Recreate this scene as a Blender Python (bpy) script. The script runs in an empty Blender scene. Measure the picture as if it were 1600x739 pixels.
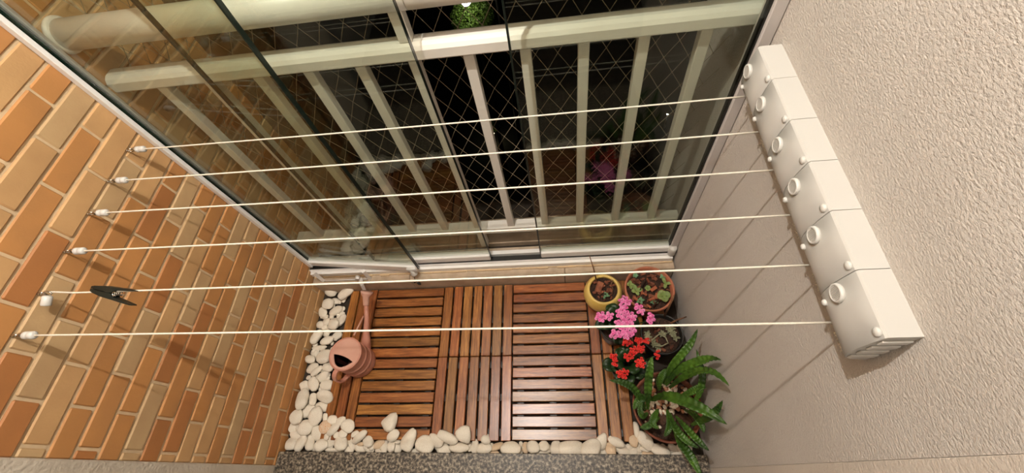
import bpy, bmesh, math, random
from mathutils import Vector, Matrix, Euler, noise

random.seed(7)
PI = math.pi
SC = bpy.context.scene
COL = SC.collection

# ------------------------------------------------------------------ camera
CAM_F = 647.76                                   # focal length in pixels of the 1600 px wide frame
CAM_C = Vector((0.511, -0.0979, 1.617))
CAM_E = Euler((0.5205, 0.1281, 0.0120), 'XYZ')
cam_data = bpy.data.cameras.new('camera')
cam_data.sensor_fit = 'HORIZONTAL'
cam_data.sensor_width = 36.0
cam_data.lens = CAM_F / 1600 * 36.0
cam_data.clip_start = 0.02
cam_data.clip_end = 200
cam = bpy.data.objects.new('camera', cam_data)
cam.location = CAM_C
cam.rotation_euler = CAM_E
COL.objects.link(cam)
SC.camera = cam

# ------------------------------------------------------------------ world (night), lamp, exposure
w = bpy.data.worlds.new('night')
SC.world = w
w.use_nodes = True
w.node_tree.nodes['Background'].inputs[0].default_value = (0.25, 0.30, 0.40, 1)
w.node_tree.nodes['Background'].inputs[1].default_value = 0.004

LAMP = Vector((0.20, 0.31, 2.40))
ld = bpy.data.lights.new('ceiling_lamp_light', 'POINT')
ld.energy = 78
ld.color = (1.0, 0.965, 0.91)
ld.shadow_soft_size = 0.014
lo = bpy.data.objects.new('ceiling_lamp_light', ld)
lo.location = LAMP
COL.objects.link(lo)

rl = bpy.data.lights.new('added_fill_light', 'AREA')  # unseen fill light, added to lift the darker lower areas
rl.energy = 6
rl.color = (1.0, 0.95, 0.88)
rl.shape = 'DISK'
rl.size = 0.7
ro = bpy.data.objects.new('added_fill_light', rl)
ro.location = (0.2, -1.15, 2.47)
COL.objects.link(ro)

SC.view_settings.view_transform = 'Standard'
SC.view_settings.look = 'None'
SC.view_settings.gamma = 1
SC.view_settings.use_curve_mapping = False
SC.view_settings.exposure = 0.0

# ------------------------------------------------------------------ pixel -> point helpers (to survey the photo)
CAM_R = CAM_E.to_matrix()
def ray(u, v):
    return CAM_R @ Vector(((u - 800) / CAM_F, -(v - 369.5) / CAM_F, -1))
def on(u, v, axis, val):
    d = ray(u, v)
    i = 'xyz'.index(axis)
    return CAM_C + d * ((val - CAM_C[i]) / d[i])

# ------------------------------------------------------------------ materials
def srgb(r, g, b):
    f = lambda c: (c / 255 / 12.92) if c / 255 <= 0.04045 else ((c / 255 + 0.055) / 1.055) ** 2.4
    return (f(r), f(g), f(b), 1)

def base_mat(name, color, rough=0.6, spec=0.5, metal=0.0):
    m = bpy.data.materials.new(name)
    m.use_nodes = True
    b = m.node_tree.nodes['Principled BSDF']
    b.inputs['Base Color'].default_value = color
    b.inputs['Roughness'].default_value = rough
    b.inputs['Metallic'].default_value = metal
    b.inputs['Specular IOR Level'].default_value = spec
    return m, m.node_tree.nodes, m.node_tree.links, b

def nd(ns, t, **kw):
    n = ns.new(t)
    for k, v in kw.items():
        if k.startswith('i_'):
            n.inputs[k[2:].replace('_', ' ')].default_value = v
        else:
            setattr(n, k, v)
    return n

def noise_mat(name, c1, c2, scale=8, rough=0.6, bump=0.0, bscale=60, detail=4, rnd=0.0, spec=0.5, stretch=None, bdist=0.002):
    """two-tone noise colour, fine bump, optional per-object random brightness"""
    m, ns, ln, b = base_mat(name, c1, rough, spec)
    tc = nd(ns, 'ShaderNodeTexCoord')
    mp = nd(ns, 'ShaderNodeMapping')
    ln.new(tc.outputs['Object'], mp.inputs['Vector'])
    if stretch:
        mp.inputs['Scale'].default_value = stretch
    n1 = nd(ns, 'ShaderNodeTexNoise', i_Scale=scale, i_Detail=detail)
    ln.new(mp.outputs[0], n1.inputs['Vector'])
    r = nd(ns, 'ShaderNodeValToRGB')
    r.color_ramp.elements[0].color = c1
    r.color_ramp.elements[1].color = c2
    r.color_ramp.elements[0].position = 0.35
    r.color_ramp.elements[1].position = 0.65
    ln.new(n1.outputs['Fac'], r.inputs['Fac'])
    out = r.outputs['Color']
    if rnd:
        oi = nd(ns, 'ShaderNodeObjectInfo')
        ad = nd(ns, 'ShaderNodeVectorMath', operation='SCALE')
        ln.new(oi.outputs['Random'], ad.inputs['Scale'])
        ad.inputs[0].default_value = (31, 17, 23)
        ln.new(ad.outputs[0], mp.inputs['Location'])
        hsv = nd(ns, 'ShaderNodeHueSaturation')
        mr = nd(ns, 'ShaderNodeMapRange')
        mr.inputs['To Min'].default_value = 1 - rnd
        mr.inputs['To Max'].default_value = 1 + rnd
        ln.new(oi.outputs['Random'], mr.inputs['Value'])
        ln.new(mr.outputs[0], hsv.inputs['Value'])
        ln.new(out, hsv.inputs['Color'])
        out = hsv.outputs['Color']
    ln.new(out, b.inputs['Base Color'])
    if bump:
        n2 = nd(ns, 'ShaderNodeTexNoise', i_Scale=bscale, i_Detail=5)
        ln.new(mp.outputs[0], n2.inputs['Vector'])
        bp = nd(ns, 'ShaderNodeBump', i_Strength=bump, i_Distance=bdist)
        ln.new(n2.outputs['Fac'], bp.inputs['Height'])
        ln.new(bp.outputs[0], b.inputs['Normal'])
    return m

M = {}
M['brick_L'] = noise_mat('brick_light_tan', srgb(200, 167, 122), srgb(188, 153, 110), 9, 0.62, 0.25, 220, rnd=0.05, bdist=0.001)
M['brick_T'] = noise_mat('brick_tan', srgb(205, 162, 111), srgb(191, 149, 101), 9, 0.62, 0.25, 220, rnd=0.06, bdist=0.001)
M['brick_O'] = noise_mat('brick_orange', srgb(196, 138, 80), srgb(182, 129, 77), 9, 0.62, 0.25, 220, rnd=0.06, bdist=0.001)
M['brick_R'] = noise_mat('brick_red_orange', srgb(183, 121, 68), srgb(171, 114, 66), 9, 0.62, 0.25, 220, rnd=0.06, bdist=0.001)
M['mortar'] = noise_mat('mortar', srgb(216, 190, 152), srgb(204, 178, 142), 30, 0.9, 0.5, 160)
M['white_paint'] = noise_mat('white_paint', srgb(226, 220, 208), srgb(220, 213, 200), 6, 0.35, 0.03, 90)
M['rail_paint'] = noise_mat('rail_paint', srgb(234, 229, 219), srgb(226, 220, 208), 5, 0.38, 0.04, 60)
M['alu'] = noise_mat('white_aluminium', srgb(246, 244, 240), srgb(240, 238, 233), 5, 0.35)
M['jamb'] = noise_mat('grey_white_aluminium', srgb(206, 200, 196), srgb(200, 193, 188), 5, 0.4)
M['gasket'] = noise_mat('dark_gasket', srgb(30, 28, 24), srgb(40, 37, 32), 20, 0.6)
M['plastic'] = noise_mat('white_plastic', srgb(214, 212, 206), srgb(208, 205, 198), 4, 0.36, 0.02, 40)
M['housing'] = noise_mat('reel_housing_plastic', srgb(202, 200, 194), srgb(196, 193, 187), 4, 0.38, 0.02, 40)
M['cord'] = noise_mat('white_cord', srgb(235, 228, 212), srgb(225, 216, 198), 200, 0.55)
M['net_cord'] = noise_mat('net_cord', srgb(150, 136, 112), srgb(134, 120, 98), 60, 0.7)
M['chrome'] = base_mat('chrome', srgb(200, 195, 185), 0.22, 0.5, 1.0)[0]
M['peg'] = noise_mat('dark_green_plastic', srgb(8, 19, 17), srgb(12, 25, 22), 30, 0.4)
M['concrete'] = noise_mat('grey_stucco_trim', srgb(206, 194, 176), srgb(194, 181, 162), 12, 0.85, 0.8, 110, bdist=0.004)
M['interior'] = noise_mat('interior_paint', srgb(165, 158, 149), srgb(157, 150, 141), 4, 0.8)
M['sill'] = noise_mat('sill_stone', srgb(196, 176, 152), srgb(176, 156, 132), 24, 0.55, 0.15, 120)
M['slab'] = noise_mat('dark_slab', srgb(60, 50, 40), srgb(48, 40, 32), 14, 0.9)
M['stone'] = noise_mat('white_pebble', srgb(240, 232, 216), srgb(224, 212, 192), 14, 0.55, 0.25, 60, rnd=0.05, bdist=0.003)
M['stone_tan'] = noise_mat('tan_pebble', srgb(208, 178, 142), srgb(226, 204, 176), 12, 0.6, 0.25, 60, rnd=0.05, bdist=0.003)
M['stone_orange'] = noise_mat('stained_pebble', srgb(228, 216, 196), srgb(216, 160, 106), 9, 0.6, 0.25, 60, bdist=0.003)
M['can'] = noise_mat('salmon_plastic', srgb(200, 142, 122), srgb(190, 131, 111), 12, 0.42, 0.05, 80)
M['can_lid'] = noise_mat('faded_salmon_plastic', srgb(208, 160, 141), srgb(199, 149, 130), 14, 0.5, 0.05, 80)
M['can_in'] = noise_mat('shaded_inside', srgb(70, 22, 18), srgb(54, 18, 15), 14, 0.6)  # salmon darkened: the shade inside the can is put into the colour
M['yellow'] = noise_mat('yellow_glaze', srgb(226, 196, 116), srgb(212, 178, 92), 20, 0.4, 0.12, 50, rnd=0)
M['terra'] = noise_mat('terracotta', srgb(182, 112, 82), srgb(164, 98, 70), 14, 0.6, 0.15, 60)
M['old_terra'] = noise_mat('weathered_terracotta', srgb(134, 74, 50), srgb(104, 58, 40), 14, 0.7, 0.2, 60)
M['black_pot'] = noise_mat('black_plastic', srgb(26, 24, 21), srgb(34, 31, 27), 14, 0.45)
M['soil'] = noise_mat('soil', srgb(44, 28, 19), srgb(70, 46, 32), 60, 0.95, 1.0, 120, bdist=0.01)
M['bark'] = noise_mat('bark_chip', srgb(98, 52, 34), srgb(140, 84, 58), 40, 0.85, 0.5, 120, rnd=0.2)
M['dead_leaf'] = noise_mat('dead_leaf', srgb(84, 52, 34), srgb(58, 36, 25), 40, 0.8)
M['clay'] = noise_mat('clay_chip', srgb(170, 96, 62), srgb(150, 82, 54), 40, 0.8)
M['twig'] = noise_mat('twig', srgb(96, 62, 40), srgb(128, 88, 58), 60, 0.8)
M['leaf_dark'] = noise_mat('kalanchoe_leaf', srgb(24, 44, 18), srgb(34, 58, 22), 20, 0.42, 0.1, 60)
M['leaf_pale'] = noise_mat('succulent_leaf', srgb(112, 134, 72), srgb(138, 152, 86), 40, 0.5)
M['leaf_blue'] = noise_mat('blue_green_leaf', srgb(96, 140, 100), srgb(122, 160, 118), 40, 0.5)
M['leaf_grey'] = noise_mat('grey_green_leaf', srgb(126, 128, 98), srgb(154, 150, 118), 40, 0.6)
M['pink'] = noise_mat('pink_petal', srgb(234, 104, 172), srgb(246, 164, 208), 90, 0.5)
M['red'] = noise_mat('red_petal', srgb(206, 34, 34), srgb(226, 62, 48), 90, 0.5)
M['small_pebble'] = noise_mat('small_white_pebble', srgb(236, 224, 204), srgb(220, 204, 180), 34, 0.5)
M['small_brown'] = noise_mat('small_brown_pebble', srgb(184, 128, 94), srgb(150, 98, 70), 34, 0.5)
M['lamp_base'] = base_mat('lamp_base', srgb(230, 226, 218), 0.4)[0]
M['ground'] = noise_mat('night_ground', srgb(40, 42, 36), srgb(52, 52, 44), 2, 0.95)
M['bark_tree'] = noise_mat('tree_bark', srgb(70, 56, 42), srgb(52, 42, 32), 8, 0.9)
M['tree_leaf'] = noise_mat('tree_leaf', srgb(74, 104, 30), srgb(96, 124, 40), 6, 0.6)

def emit_mat(name, col, s):
    m = bpy.data.materials.new(name)
    m.use_nodes = True
    ns, ln = m.node_tree.nodes, m.node_tree.links
    ns.clear()
    e = nd(ns, 'ShaderNodeEmission')
    e.inputs[0].default_value = col
    e.inputs[1].default_value = s
    o = nd(ns, 'ShaderNodeOutputMaterial')
    ln.new(e.outputs[0], o.inputs[0])
    return m
M['bulb'] = emit_mat('lit_diffuser', (1, 0.9, 0.76, 1), 12)
M['street_bulb'] = emit_mat('street_bulb', (1, 0.95, 0.8, 1), 14)
M['garden_bulb'] = emit_mat('garden_bulb', (1, 0.85, 0.5, 1), 5)

def glass_mat():
    m = bpy.data.materials.new('clear_greenish_glass')
    m.use_nodes = True
    ns, ln = m.node_tree.nodes, m.node_tree.links
    ns.clear()
    geo = nd(ns, 'ShaderNodeNewGeometry')
    mr = nd(ns, 'ShaderNodeMapRange')                 # same outside-air reflectance on both faces of the thin pane
    mr.inputs['To Min'].default_value = 1.5
    mr.inputs['To Max'].default_value = 1 / 1.5
    ln.new(geo.outputs['Backfacing'], mr.inputs['Value'])
    fr = nd(ns, 'ShaderNodeFresnel')
    ln.new(mr.outputs[0], fr.inputs['IOR'])
    tr = nd(ns, 'ShaderNodeBsdfTransparent')
    tr.inputs[0].default_value = (0.93, 0.955, 0.915, 1)
    gl = nd(ns, 'ShaderNodeBsdfGlossy')
    gl.inputs['Roughness'].default_value = 0.0
    gl.inputs['Color'].default_value = (0.95, 1.0, 0.95, 1)
    mx = nd(ns, 'ShaderNodeMixShader')
    ln.new(fr.outputs[0], mx.inputs[0])
    ln.new(tr.outputs[0], mx.inputs[1])
    ln.new(gl.outputs[0], mx.inputs[2])
    o = nd(ns, 'ShaderNodeOutputMaterial')
    ln.new(mx.outputs[0], o.inputs[0])
    return m
M['glass'] = glass_mat()
M['glass_edge'] = noise_mat('green_glass_edge', srgb(10, 34, 26), srgb(14, 44, 34), 10, 0.15)

def stucco_mat(name, c1, c2, strength, sc):
    m, ns, ln, b = base_mat(name, c1, 0.88, 0.3)
    tc = nd(ns, 'ShaderNodeTexCoord')
    mp = nd(ns, 'ShaderNodeMapping')
    mp.inputs['Rotation'].default_value = (math.radians(35), 0, 0)
    mp.inputs['Scale'].default_value = (1, 1.0, 1.7)
    ln.new(tc.outputs['Object'], mp.inputs['Vector'])
    a = nd(ns, 'ShaderNodeTexNoise', i_Scale=sc, i_Detail=4.5, i_Roughness=0.62, i_Distortion=0.15)
    ln.new(mp.outputs[0], a.inputs['Vector'])
    r1 = nd(ns, 'ShaderNodeValToRGB')
    r1.color_ramp.elements[0].position = 0.33
    r1.color_ramp.elements[1].position = 0.58
    ln.new(a.outputs['Fac'], r1.inputs[0])
    n3 = nd(ns, 'ShaderNodeTexNoise', i_Scale=sc * 3.2, i_Detail=3)
    ln.new(mp.outputs[0], n3.inputs['Vector'])
    ma = nd(ns, 'ShaderNodeMath', operation='MULTIPLY_ADD')
    ma.inputs[1].default_value = 0.35
    ln.new(n3.outputs['Fac'], ma.inputs[0])
    ln.new(r1.outputs['Color'], ma.inputs[2])
    bp = nd(ns, 'ShaderNodeBump', i_Strength=strength, i_Distance=0.005)
    ln.new(ma.outputs[0], bp.inputs['Height'])
    ln.new(bp.outputs[0], b.inputs['Normal'])
    n2 = nd(ns, 'ShaderNodeTexNoise', i_Scale=3.0, i_Detail=4)
    ln.new(tc.outputs['Object'], n2.inputs['Vector'])
    r = nd(ns, 'ShaderNodeValToRGB')
    r.color_ramp.elements[0].color = c1
    r.color_ramp.elements[1].color = c2
    r.color_ramp.elements[0].position = 0.3
    r.color_ramp.elements[1].position = 0.7
    ln.new(n2.outputs['Fac'], r.inputs[0])
    ln.new(r.outputs[0], b.inputs['Base Color'])
    return m
M['stucco'] = stucco_mat('cream_stucco', srgb(203, 194, 184), srgb(210, 202, 193), 0.55, 175)
M['stucco_smooth'] = stucco_mat('smoother_cream_stucco', srgb(202, 191, 178), srgb(210, 200, 188), 0.3, 120)

def granite_mat():
    m, ns, ln, b = base_mat('speckled_granite', (0.3, 0.3, 0.3, 1), 0.45)
    tc = nd(ns, 'ShaderNodeTexCoord')
    v = nd(ns, 'ShaderNodeTexNoise', i_Scale=105, i_Detail=4, i_Roughness=0.6)
    ln.new(tc.outputs['Object'], v.inputs['Vector'])
    r = nd(ns, 'ShaderNodeValToRGB')
    el = r.color_ramp.elements
    el[0].position = 0.38; el[0].color = srgb(38, 34, 30)
    el[1].position = 0.68; el[1].color = srgb(176, 165, 146)
    e = el.new(0.47); e.color = srgb(76, 68, 58)
    e = el.new(0.56); e.color = srgb(128, 117, 100)
    ln.new(v.outputs['Fac'], r.inputs[0])
    ln.new(r.outputs[0], b.inputs['Base Color'])
    return m
M['granite'] = granite_mat()

def wood_mat():
    m, ns, ln, b = base_mat('oiled_hardwood', srgb(150, 92, 50), 0.30, 0.6)
    tc = nd(ns, 'ShaderNodeTexCoord')
    oi = nd(ns, 'ShaderNodeObjectInfo')
    of = nd(ns, 'ShaderNodeVectorMath', operation='SCALE')
    of.inputs[0].default_value = (19, 37, 11)
    ln.new(oi.outputs['Random'], of.inputs['Scale'])
    mp = nd(ns, 'ShaderNodeMapping')
    mp.inputs['Scale'].default_value = (1.0, 14.0, 6.0)
    ln.new(tc.outputs['Object'], mp.inputs['Vector'])
    ln.new(of.outputs[0], mp.inputs['Location'])
    n = nd(ns, 'ShaderNodeTexNoise', i_Scale=9, i_Detail=6, i_Roughness=0.65, i_Distortion=0.4)
    ln.new(mp.outputs[0], n.inputs['Vector'])
    r = nd(ns, 'ShaderNodeValToRGB')
    el = r.color_ramp.elements
    el[0].position = 0.30; el[0].color = srgb(96, 54, 24)
    el[1].position = 0.72; el[1].color = srgb(188, 126, 66)
    e = el.new(0.5); e.color = srgb(148, 88, 41)
    ln.new(n.outputs['Fac'], r.inputs[0])
    # fine dark pores along the grain
    mp2 = nd(ns, 'ShaderNodeMapping')
    mp2.inputs['Scale'].default_value = (8, 120, 40)
    ln.new(tc.outputs['Object'], mp2.inputs['Vector'])
    ln.new(of.outputs[0], mp2.inputs['Location'])
    n2 = nd(ns, 'ShaderNodeTexNoise', i_Scale=4, i_Detail=3)
    ln.new(mp2.outputs[0], n2.inputs['Vector'])
    r2 = nd(ns, 'ShaderNodeValToRGB')
    r2.color_ramp.elements[0].position = 0.30; r2.color_ramp.elements[0].color = (0.35, 0.3, 0.28, 1)
    r2.color_ramp.elements[1].position = 0.42; r2.color_ramp.elements[1].color = (1, 1, 1, 1)
    ln.new(n2.outputs['Fac'], r2.inputs[0])
    mul = nd(ns, 'ShaderNodeMix', data_type='RGBA', blend_type='MULTIPLY')
    mul.inputs['Factor'].default_value = 0.7
    ln.new(r.outputs[0], mul.inputs['A'])
    ln.new(r2.outputs[0], mul.inputs['B'])
    # board to board difference in hue and value
    hs = nd(ns, 'ShaderNodeHueSaturation')
    sn = nd(ns, 'ShaderNodeMath', operation='MULTIPLY')
    sn.inputs[1].default_value = 57.3
    fc = nd(ns, 'ShaderNodeMath', operation='FRACT')
    ln.new(oi.outputs['Random'], sn.inputs[0])
    ln.new(sn.outputs[0], fc.inputs[0])
    m1 = nd(ns, 'ShaderNodeMapRange')
    m1.inputs['To Min'].default_value = 0.68; m1.inputs['To Max'].default_value = 1.14
    m2 = nd(ns, 'ShaderNodeMapRange')
    m2.inputs['To Min'].default_value = 0.49; m2.inputs['To Max'].default_value = 0.512
    ln.new(oi.outputs['Random'], m1.inputs['Value'])
    ln.new(fc.outputs[0], m2.inputs['Value'])
    ln.new(m1.outputs[0], hs.inputs['Value'])
    ln.new(m2.outputs[0], hs.inputs['Hue'])
    ln.new(mul.outputs['Result'], hs.inputs['Color'])
    ln.new(hs.outputs[0], b.inputs['Base Color'])
    bp = nd(ns, 'ShaderNodeBump', i_Strength=0.1, i_Distance=0.0004)
    ln.new(n2.outputs['Fac'], bp.inputs['Height'])
    ln.new(bp.outputs[0], b.inputs['Normal'])
    return m
M['wood'] = wood_mat()

def fern_mat():
    m, ns, ln, b = base_mat('strap_leaf', srgb(70, 110, 40), 0.42)
    tc = nd(ns, 'ShaderNodeTexCoord')
    n = nd(ns, 'ShaderNodeTexNoise', i_Scale=14, i_Detail=3)
    ln.new(tc.outputs['Object'], n.inputs['Vector'])
    r = nd(ns, 'ShaderNodeValToRGB')
    r.color_ramp.elements[0].position = 0.35; r.color_ramp.elements[0].color = srgb(38, 66, 18)
    r.color_ramp.elements[1].position = 0.65; r.color_ramp.elements[1].color = srgb(72, 108, 30)
    ln.new(n.outputs['Fac'], r.inputs[0])
    ln.new(r.outputs[0], b.inputs['Base Color'])
    return m
M['strap'] = fern_mat()

# ------------------------------------------------------------------ object helpers
def obj(name, bm, mat, parent=None, smooth=False, mats=None):
    me = bpy.data.meshes.new(name)
    bmesh.ops.recalc_face_normals(bm, faces=bm.faces)
    bm.to_mesh(me)
    bm.free()
    for mm in (mats or [mat]):
        me.materials.append(mm)
    if smooth:
        for p in me.polygons:
            p.use_smooth = True
    o = bpy.data.objects.new(name, me)
    COL.objects.link(o)
    if parent:
        o.parent = parent
    return o

def thing(name, label, cat, loc=(0, 0, 0), group=None, rotz=0):
    o = bpy.data.objects.new(name, None)
    o.empty_display_size = 0.05
    o.location = loc
    o.rotation_euler = (0, 0, rotz)
    COL.objects.link(o)
    return tag(o, label, cat, group)

def tag(o, label, cat, group=None):
    o['label'] = label
    o['category'] = cat
    if group:
        o['group'] = group
    return o

def struct(o):
    o['kind'] = 'structure'
    return o

def box(bm, x0, x1, y0, y1, z0, z1, bevel=0.0, mi=0):
    vs = [bm.verts.new((x, y, z)) for x in (x0, x1) for y in (y0, y1) for z in (z0, z1)]
    F = [(0, 1, 3, 2), (4, 6, 7, 5), (0, 4, 5, 1), (2, 3, 7, 6), (0, 2, 6, 4), (1, 5, 7, 3)]
    fs = [bm.faces.new([vs[i] for i in f]) for f in F]
    for f in fs:
        f.material_index = mi
    if bevel:
        es = list({e for f in fs for e in f.edges})
        bmesh.ops.bevel(bm, geom=es, offset=bevel, segments=1, affect='EDGES', profile=0.5)
    return fs

def tube(bm, pts, rad, n=8, caps=True):
    """tube along a polyline; rad a number or one per point"""
    pts = [Vector(p) for p in pts]
    if not hasattr(rad, '__len__'):
        rad = [rad] * len(pts)
    rings = []
    ref = None
    for i, p in enumerate(pts):
        t = (pts[min(i + 1, len(pts) - 1)] - pts[max(i - 1, 0)])
        t.normalize()
        if ref is None:
            ref = Vector((0, 0, 1)) if abs(t.z) < 0.9 else Vector((1, 0, 0))
        s = t.cross(ref)
        if s.length < 1e-5:
            s = t.orthogonal()
        s.normalize()
        u = s.cross(t).normalized()
        ref = u
        rings.append([bm.verts.new(p + (s * math.cos(a) + u * math.sin(a)) * rad[i])
                      for a in (2 * PI * k / n for k in range(n))])
    for a, b in zip(rings, rings[1:]):
        for k in range(n):
            bm.faces.new((a[k], a[(k + 1) % n], b[(k + 1) % n], b[k]))
    if caps:
        bm.faces.new(rings[0][::-1])
        bm.faces.new(rings[-1])
    return bm

def lathe(bm, prof, n=40, c=(0, 0, 0), closed=False):
    """profile of (r, z) turned about the z axis through c"""
    c = Vector(c)
    rings = []
    for r, z in prof:
        if r < 1e-6:
            rings.append([bm.verts.new(c + Vector((0, 0, z)))])
        else:
            rings.append([bm.verts.new(c + Vector((r * math.cos(2 * PI * k / n), r * math.sin(2 * PI * k / n), z))) for k in range(n)])
    pairs = list(zip(rings, rings[1:]))
    if closed:
        pairs.append((rings[-1], rings[0]))
    for a, b in pairs:
        for k in range(n):
            k2 = (k + 1) % n
            if len(a) == 1 and len(b) == 1:
                continue
            if len(a) == 1:
                bm.faces.new((a[0], b[k], b[k2]))
            elif len(b) == 1:
                bm.faces.new((a[k], b[0], a[k2]))
            else:
                bm.faces.new((a[k], b[k], b[k2], a[k2]))
    return bm

def prism_x(bm, prof, x0, x1):
    """(y, z) outline extruded from x0 to x1"""
    a = [bm.verts.new((x0, y, z)) for y, z in prof]
    b = [bm.verts.new((x1, y, z)) for y, z in prof]
    n = len(prof)
    for k in range(n):
        bm.faces.new((a[k], a[(k + 1) % n], b[(k + 1) % n], b[k]))
    bm.faces.new(a[::-1])
    bm.faces.new(b)

def blob(bm, c, r, seed=0, amp=0.2, sub=2, rot=None):
    """lumpy pebble added to bm"""
    m = bmesh.ops.create_icosphere(bm, subdivisions=sub, radius=1)
    for v in m['verts']:
        p = v.co.copy()
        k = 1 + amp * noise.noise(p * 1.1 + Vector((seed * 7.3, seed * 3.1, seed * 1.7)))
        p = Vector((p.x * r[0], p.y * r[1], p.z * r[2])) * k
        if rot:
            p = rot @ p
        v.co = p + Vector(c)

# ================================================================== SETTING
XL, XR = -0.57, 0.95
YF = -0.082                                        # inner end of the brick face
# --- left wall: mortar bed, bricks, stucco return
bm = bmesh.new()
box(bm, XL - 0.15, XL - 0.0035, YF, 1.05, -0.06, 2.5)
wall_left = struct(obj('wall_left', bm, M['mortar']))
BC = {21: 'TOTTTTT', 20: 'TOTTOOT', 19: 'OTTTLOT', 18: 'TOTOOTO', 17: 'OORTTOT', 16: 'ORLOLTO',
      15: 'RLOOTLO', 14: 'LTTOROT', 13: 'OOOOLTO', 12: 'ROLRLOT', 11: 'OOTTOTO', 10: 'LLRLOOT',
      9: 'ROROLTO', 8: 'TRTOOLO', 7: 'TOLLOTO', 6: 'TTOOOOT', 5: 'OOTTTOL', 4: 'TLTTTLO',
      3: 'RRORTOT', 2: 'ORRLROT', 1: 'LTOTTLO', 0: 'OROTTTO', -1: 'OROTTOT'}
brick_meshes = {}
def brick_mesh(L, c):
    key = (round(L, 3), c)
    if key not in brick_meshes:
        bm = bmesh.new()
        box(bm, -0.012, 0.0, -L / 2, L / 2, -0.0238, 0.0238, 0.0026)
        me = bpy.data.meshes.new('brick')
        bmesh.ops.recalc_face_normals(bm, faces=bm.faces)
        bm.to_mesh(me); bm.free()
        me.materials.append(M['brick_' + c])
        brick_meshes[key] = me
    return brick_meshes[key]
upper = bmesh.new()
for j in range(-1, 45):
    zc = 0.0185 + 0.0543 * (j + 0.5)
    y = (0.262 if j % 2 == 0 else 0.343) - 0.162 * 4
    cuts = []
    while y < 1.05:
        if y > YF + 0.012:
            cuts.append(y)
        y += 0.162
    cuts = [YF - 0.004] + cuts + [1.054]
    for k, (a, b) in enumerate(zip(cuts, cuts[1:])):
        a2, b2 = a + 0.0034, b - 0.0034
        if b2 - a2 < 0.008:
            continue
        c = BC[j][k % 7] if j in BC else random.choice('LTTOOOR')
        x = XL + random.uniform(-0.0008, 0.0012)
        if zc < 1.62:
            o = bpy.data.objects.new('brick', brick_mesh(b2 - a2, c))
            o.location = (x, (a2 + b2) / 2, zc)
            o.rotation_euler = (random.gauss(0, 0.004), 0, random.gauss(0, 0.003))
            COL.objects.link(o)
            o.parent = wall_left
        else:
            box(upper, x - 0.012, x, a2, b2, zc - 0.0238, zc + 0.0238, 0.0026, mi='LTOR'.index(c))
o = obj('upper_bricks', upper, None, wall_left, mats=[M['brick_' + c] for c in 'LTOR'])
o['kind'] = 'stuff'
# stucco reveal where the brick stops
bm = bmesh.new()
box(bm, XL - 0.15, XL + 0.004, -0.42, YF - 0.001, -0.06, 2.5, 0.004)
obj('stucco_return', bm, M['concrete'], wall_left)

# --- right wall
bm = bmesh.new()
box(bm, XR, XR + 0.15, -0.075, 1.05, -0.06, 2.5)
wall_right = struct(obj('wall_right', bm, M['stucco']))
bm = bmesh.new()
box(bm, XR - 0.002, XR + 0.15, -0.42, -0.0755, -0.06, 2.5, 0.0015)
obj('smooth_return', bm, M['stucco_smooth'], wall_right)

# --- floor slab, ceiling, room behind
bm = bmesh.new()
box(bm, XL - 0.3, XR + 0.3, -2.3, 1.05, -0.15, -0.03)
struct(obj('floor', bm, M['slab']))
bm = bmesh.new()
box(bm, XL - 0.3, XR + 0.3, -2.3, 1.05, 2.5, 2.6)
struct(obj('ceiling', bm, M['stucco_smooth']))
bm = bmesh.new()
box(bm, XL - 0.3, XR + 0.3, -2.4, -2.3, -0.15, 2.6)
struct(obj('wall_back', bm, M['interior']))
bm = bmesh.new()
box(bm, XL - 0.3, XL - 0.15, -2.3, -0.42, -0.03, 2.5)
struct(obj('wall_room_left', bm, M['interior']))
bm = bmesh.new()
box(bm, XR + 0.15, XR + 0.3, -2.3, -0.42, -0.03, 2.5)
struct(obj('wall_room_right', bm, M['interior']))

# --- granite threshold
bm = bmesh.new()
box(bm, XL + 0.006, XR - 0.004, -0.40, -0.038, -0.03, 0.02, 0.002)
struct(obj('trim_1', bm, M['granite']))

# --- kerb under the window, outer sill
trim2 = struct(thing('trim_2', '', '')); del trim2['label']; del trim2['category']
xk = [XL + 0.002, -0.13, 0.52, XR - 0.002]
for a, b in zip(xk, xk[1:]):
    bm = bmesh.new()
    box(bm, a, b - 0.0012, 0.603, 0.70, -0.03, 0.082, 0.003)
    obj('kerb_stone', bm, M['sill'], trim2)
bm = bmesh.new()
n = 40
for i in range(n):                                  # rough mortar fillet at the back of the ledge
    x0 = XL + 0.01 + (XR - XL - 0.02) * i / n
    x1 = x0 + (XR - XL - 0.02) / n
    d = 0.006 + 0.006 * noise.noise(Vector((i * 0.8, 1, 2)))
    box(bm, x0, x1 + 0.0005, 0.634 - d, 0.648, 0.080, 0.087 + d * 0.3, 0.001)
obj('mortar_bead', bm, M['mortar'], trim2)
bm = bmesh.new()
box(bm, XL + 0.001, XR - 0.001, 0.7005, 0.717, -0.03, 0.115, 0.002)
trim3 = struct(obj('trim_3', bm, M['sill']))
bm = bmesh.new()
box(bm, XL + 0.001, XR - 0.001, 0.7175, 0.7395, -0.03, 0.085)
obj('dark_recess', bm, M['slab'], trim3)  # lower strip in a darker colour between the sill stones
bm = bmesh.new()
box(bm, XL + 0.001, XR - 0.001, 0.740, 0.86, -0.03, 0.115, 0.002)
obj('outer_stone', bm, M['sill'], trim3)

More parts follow.
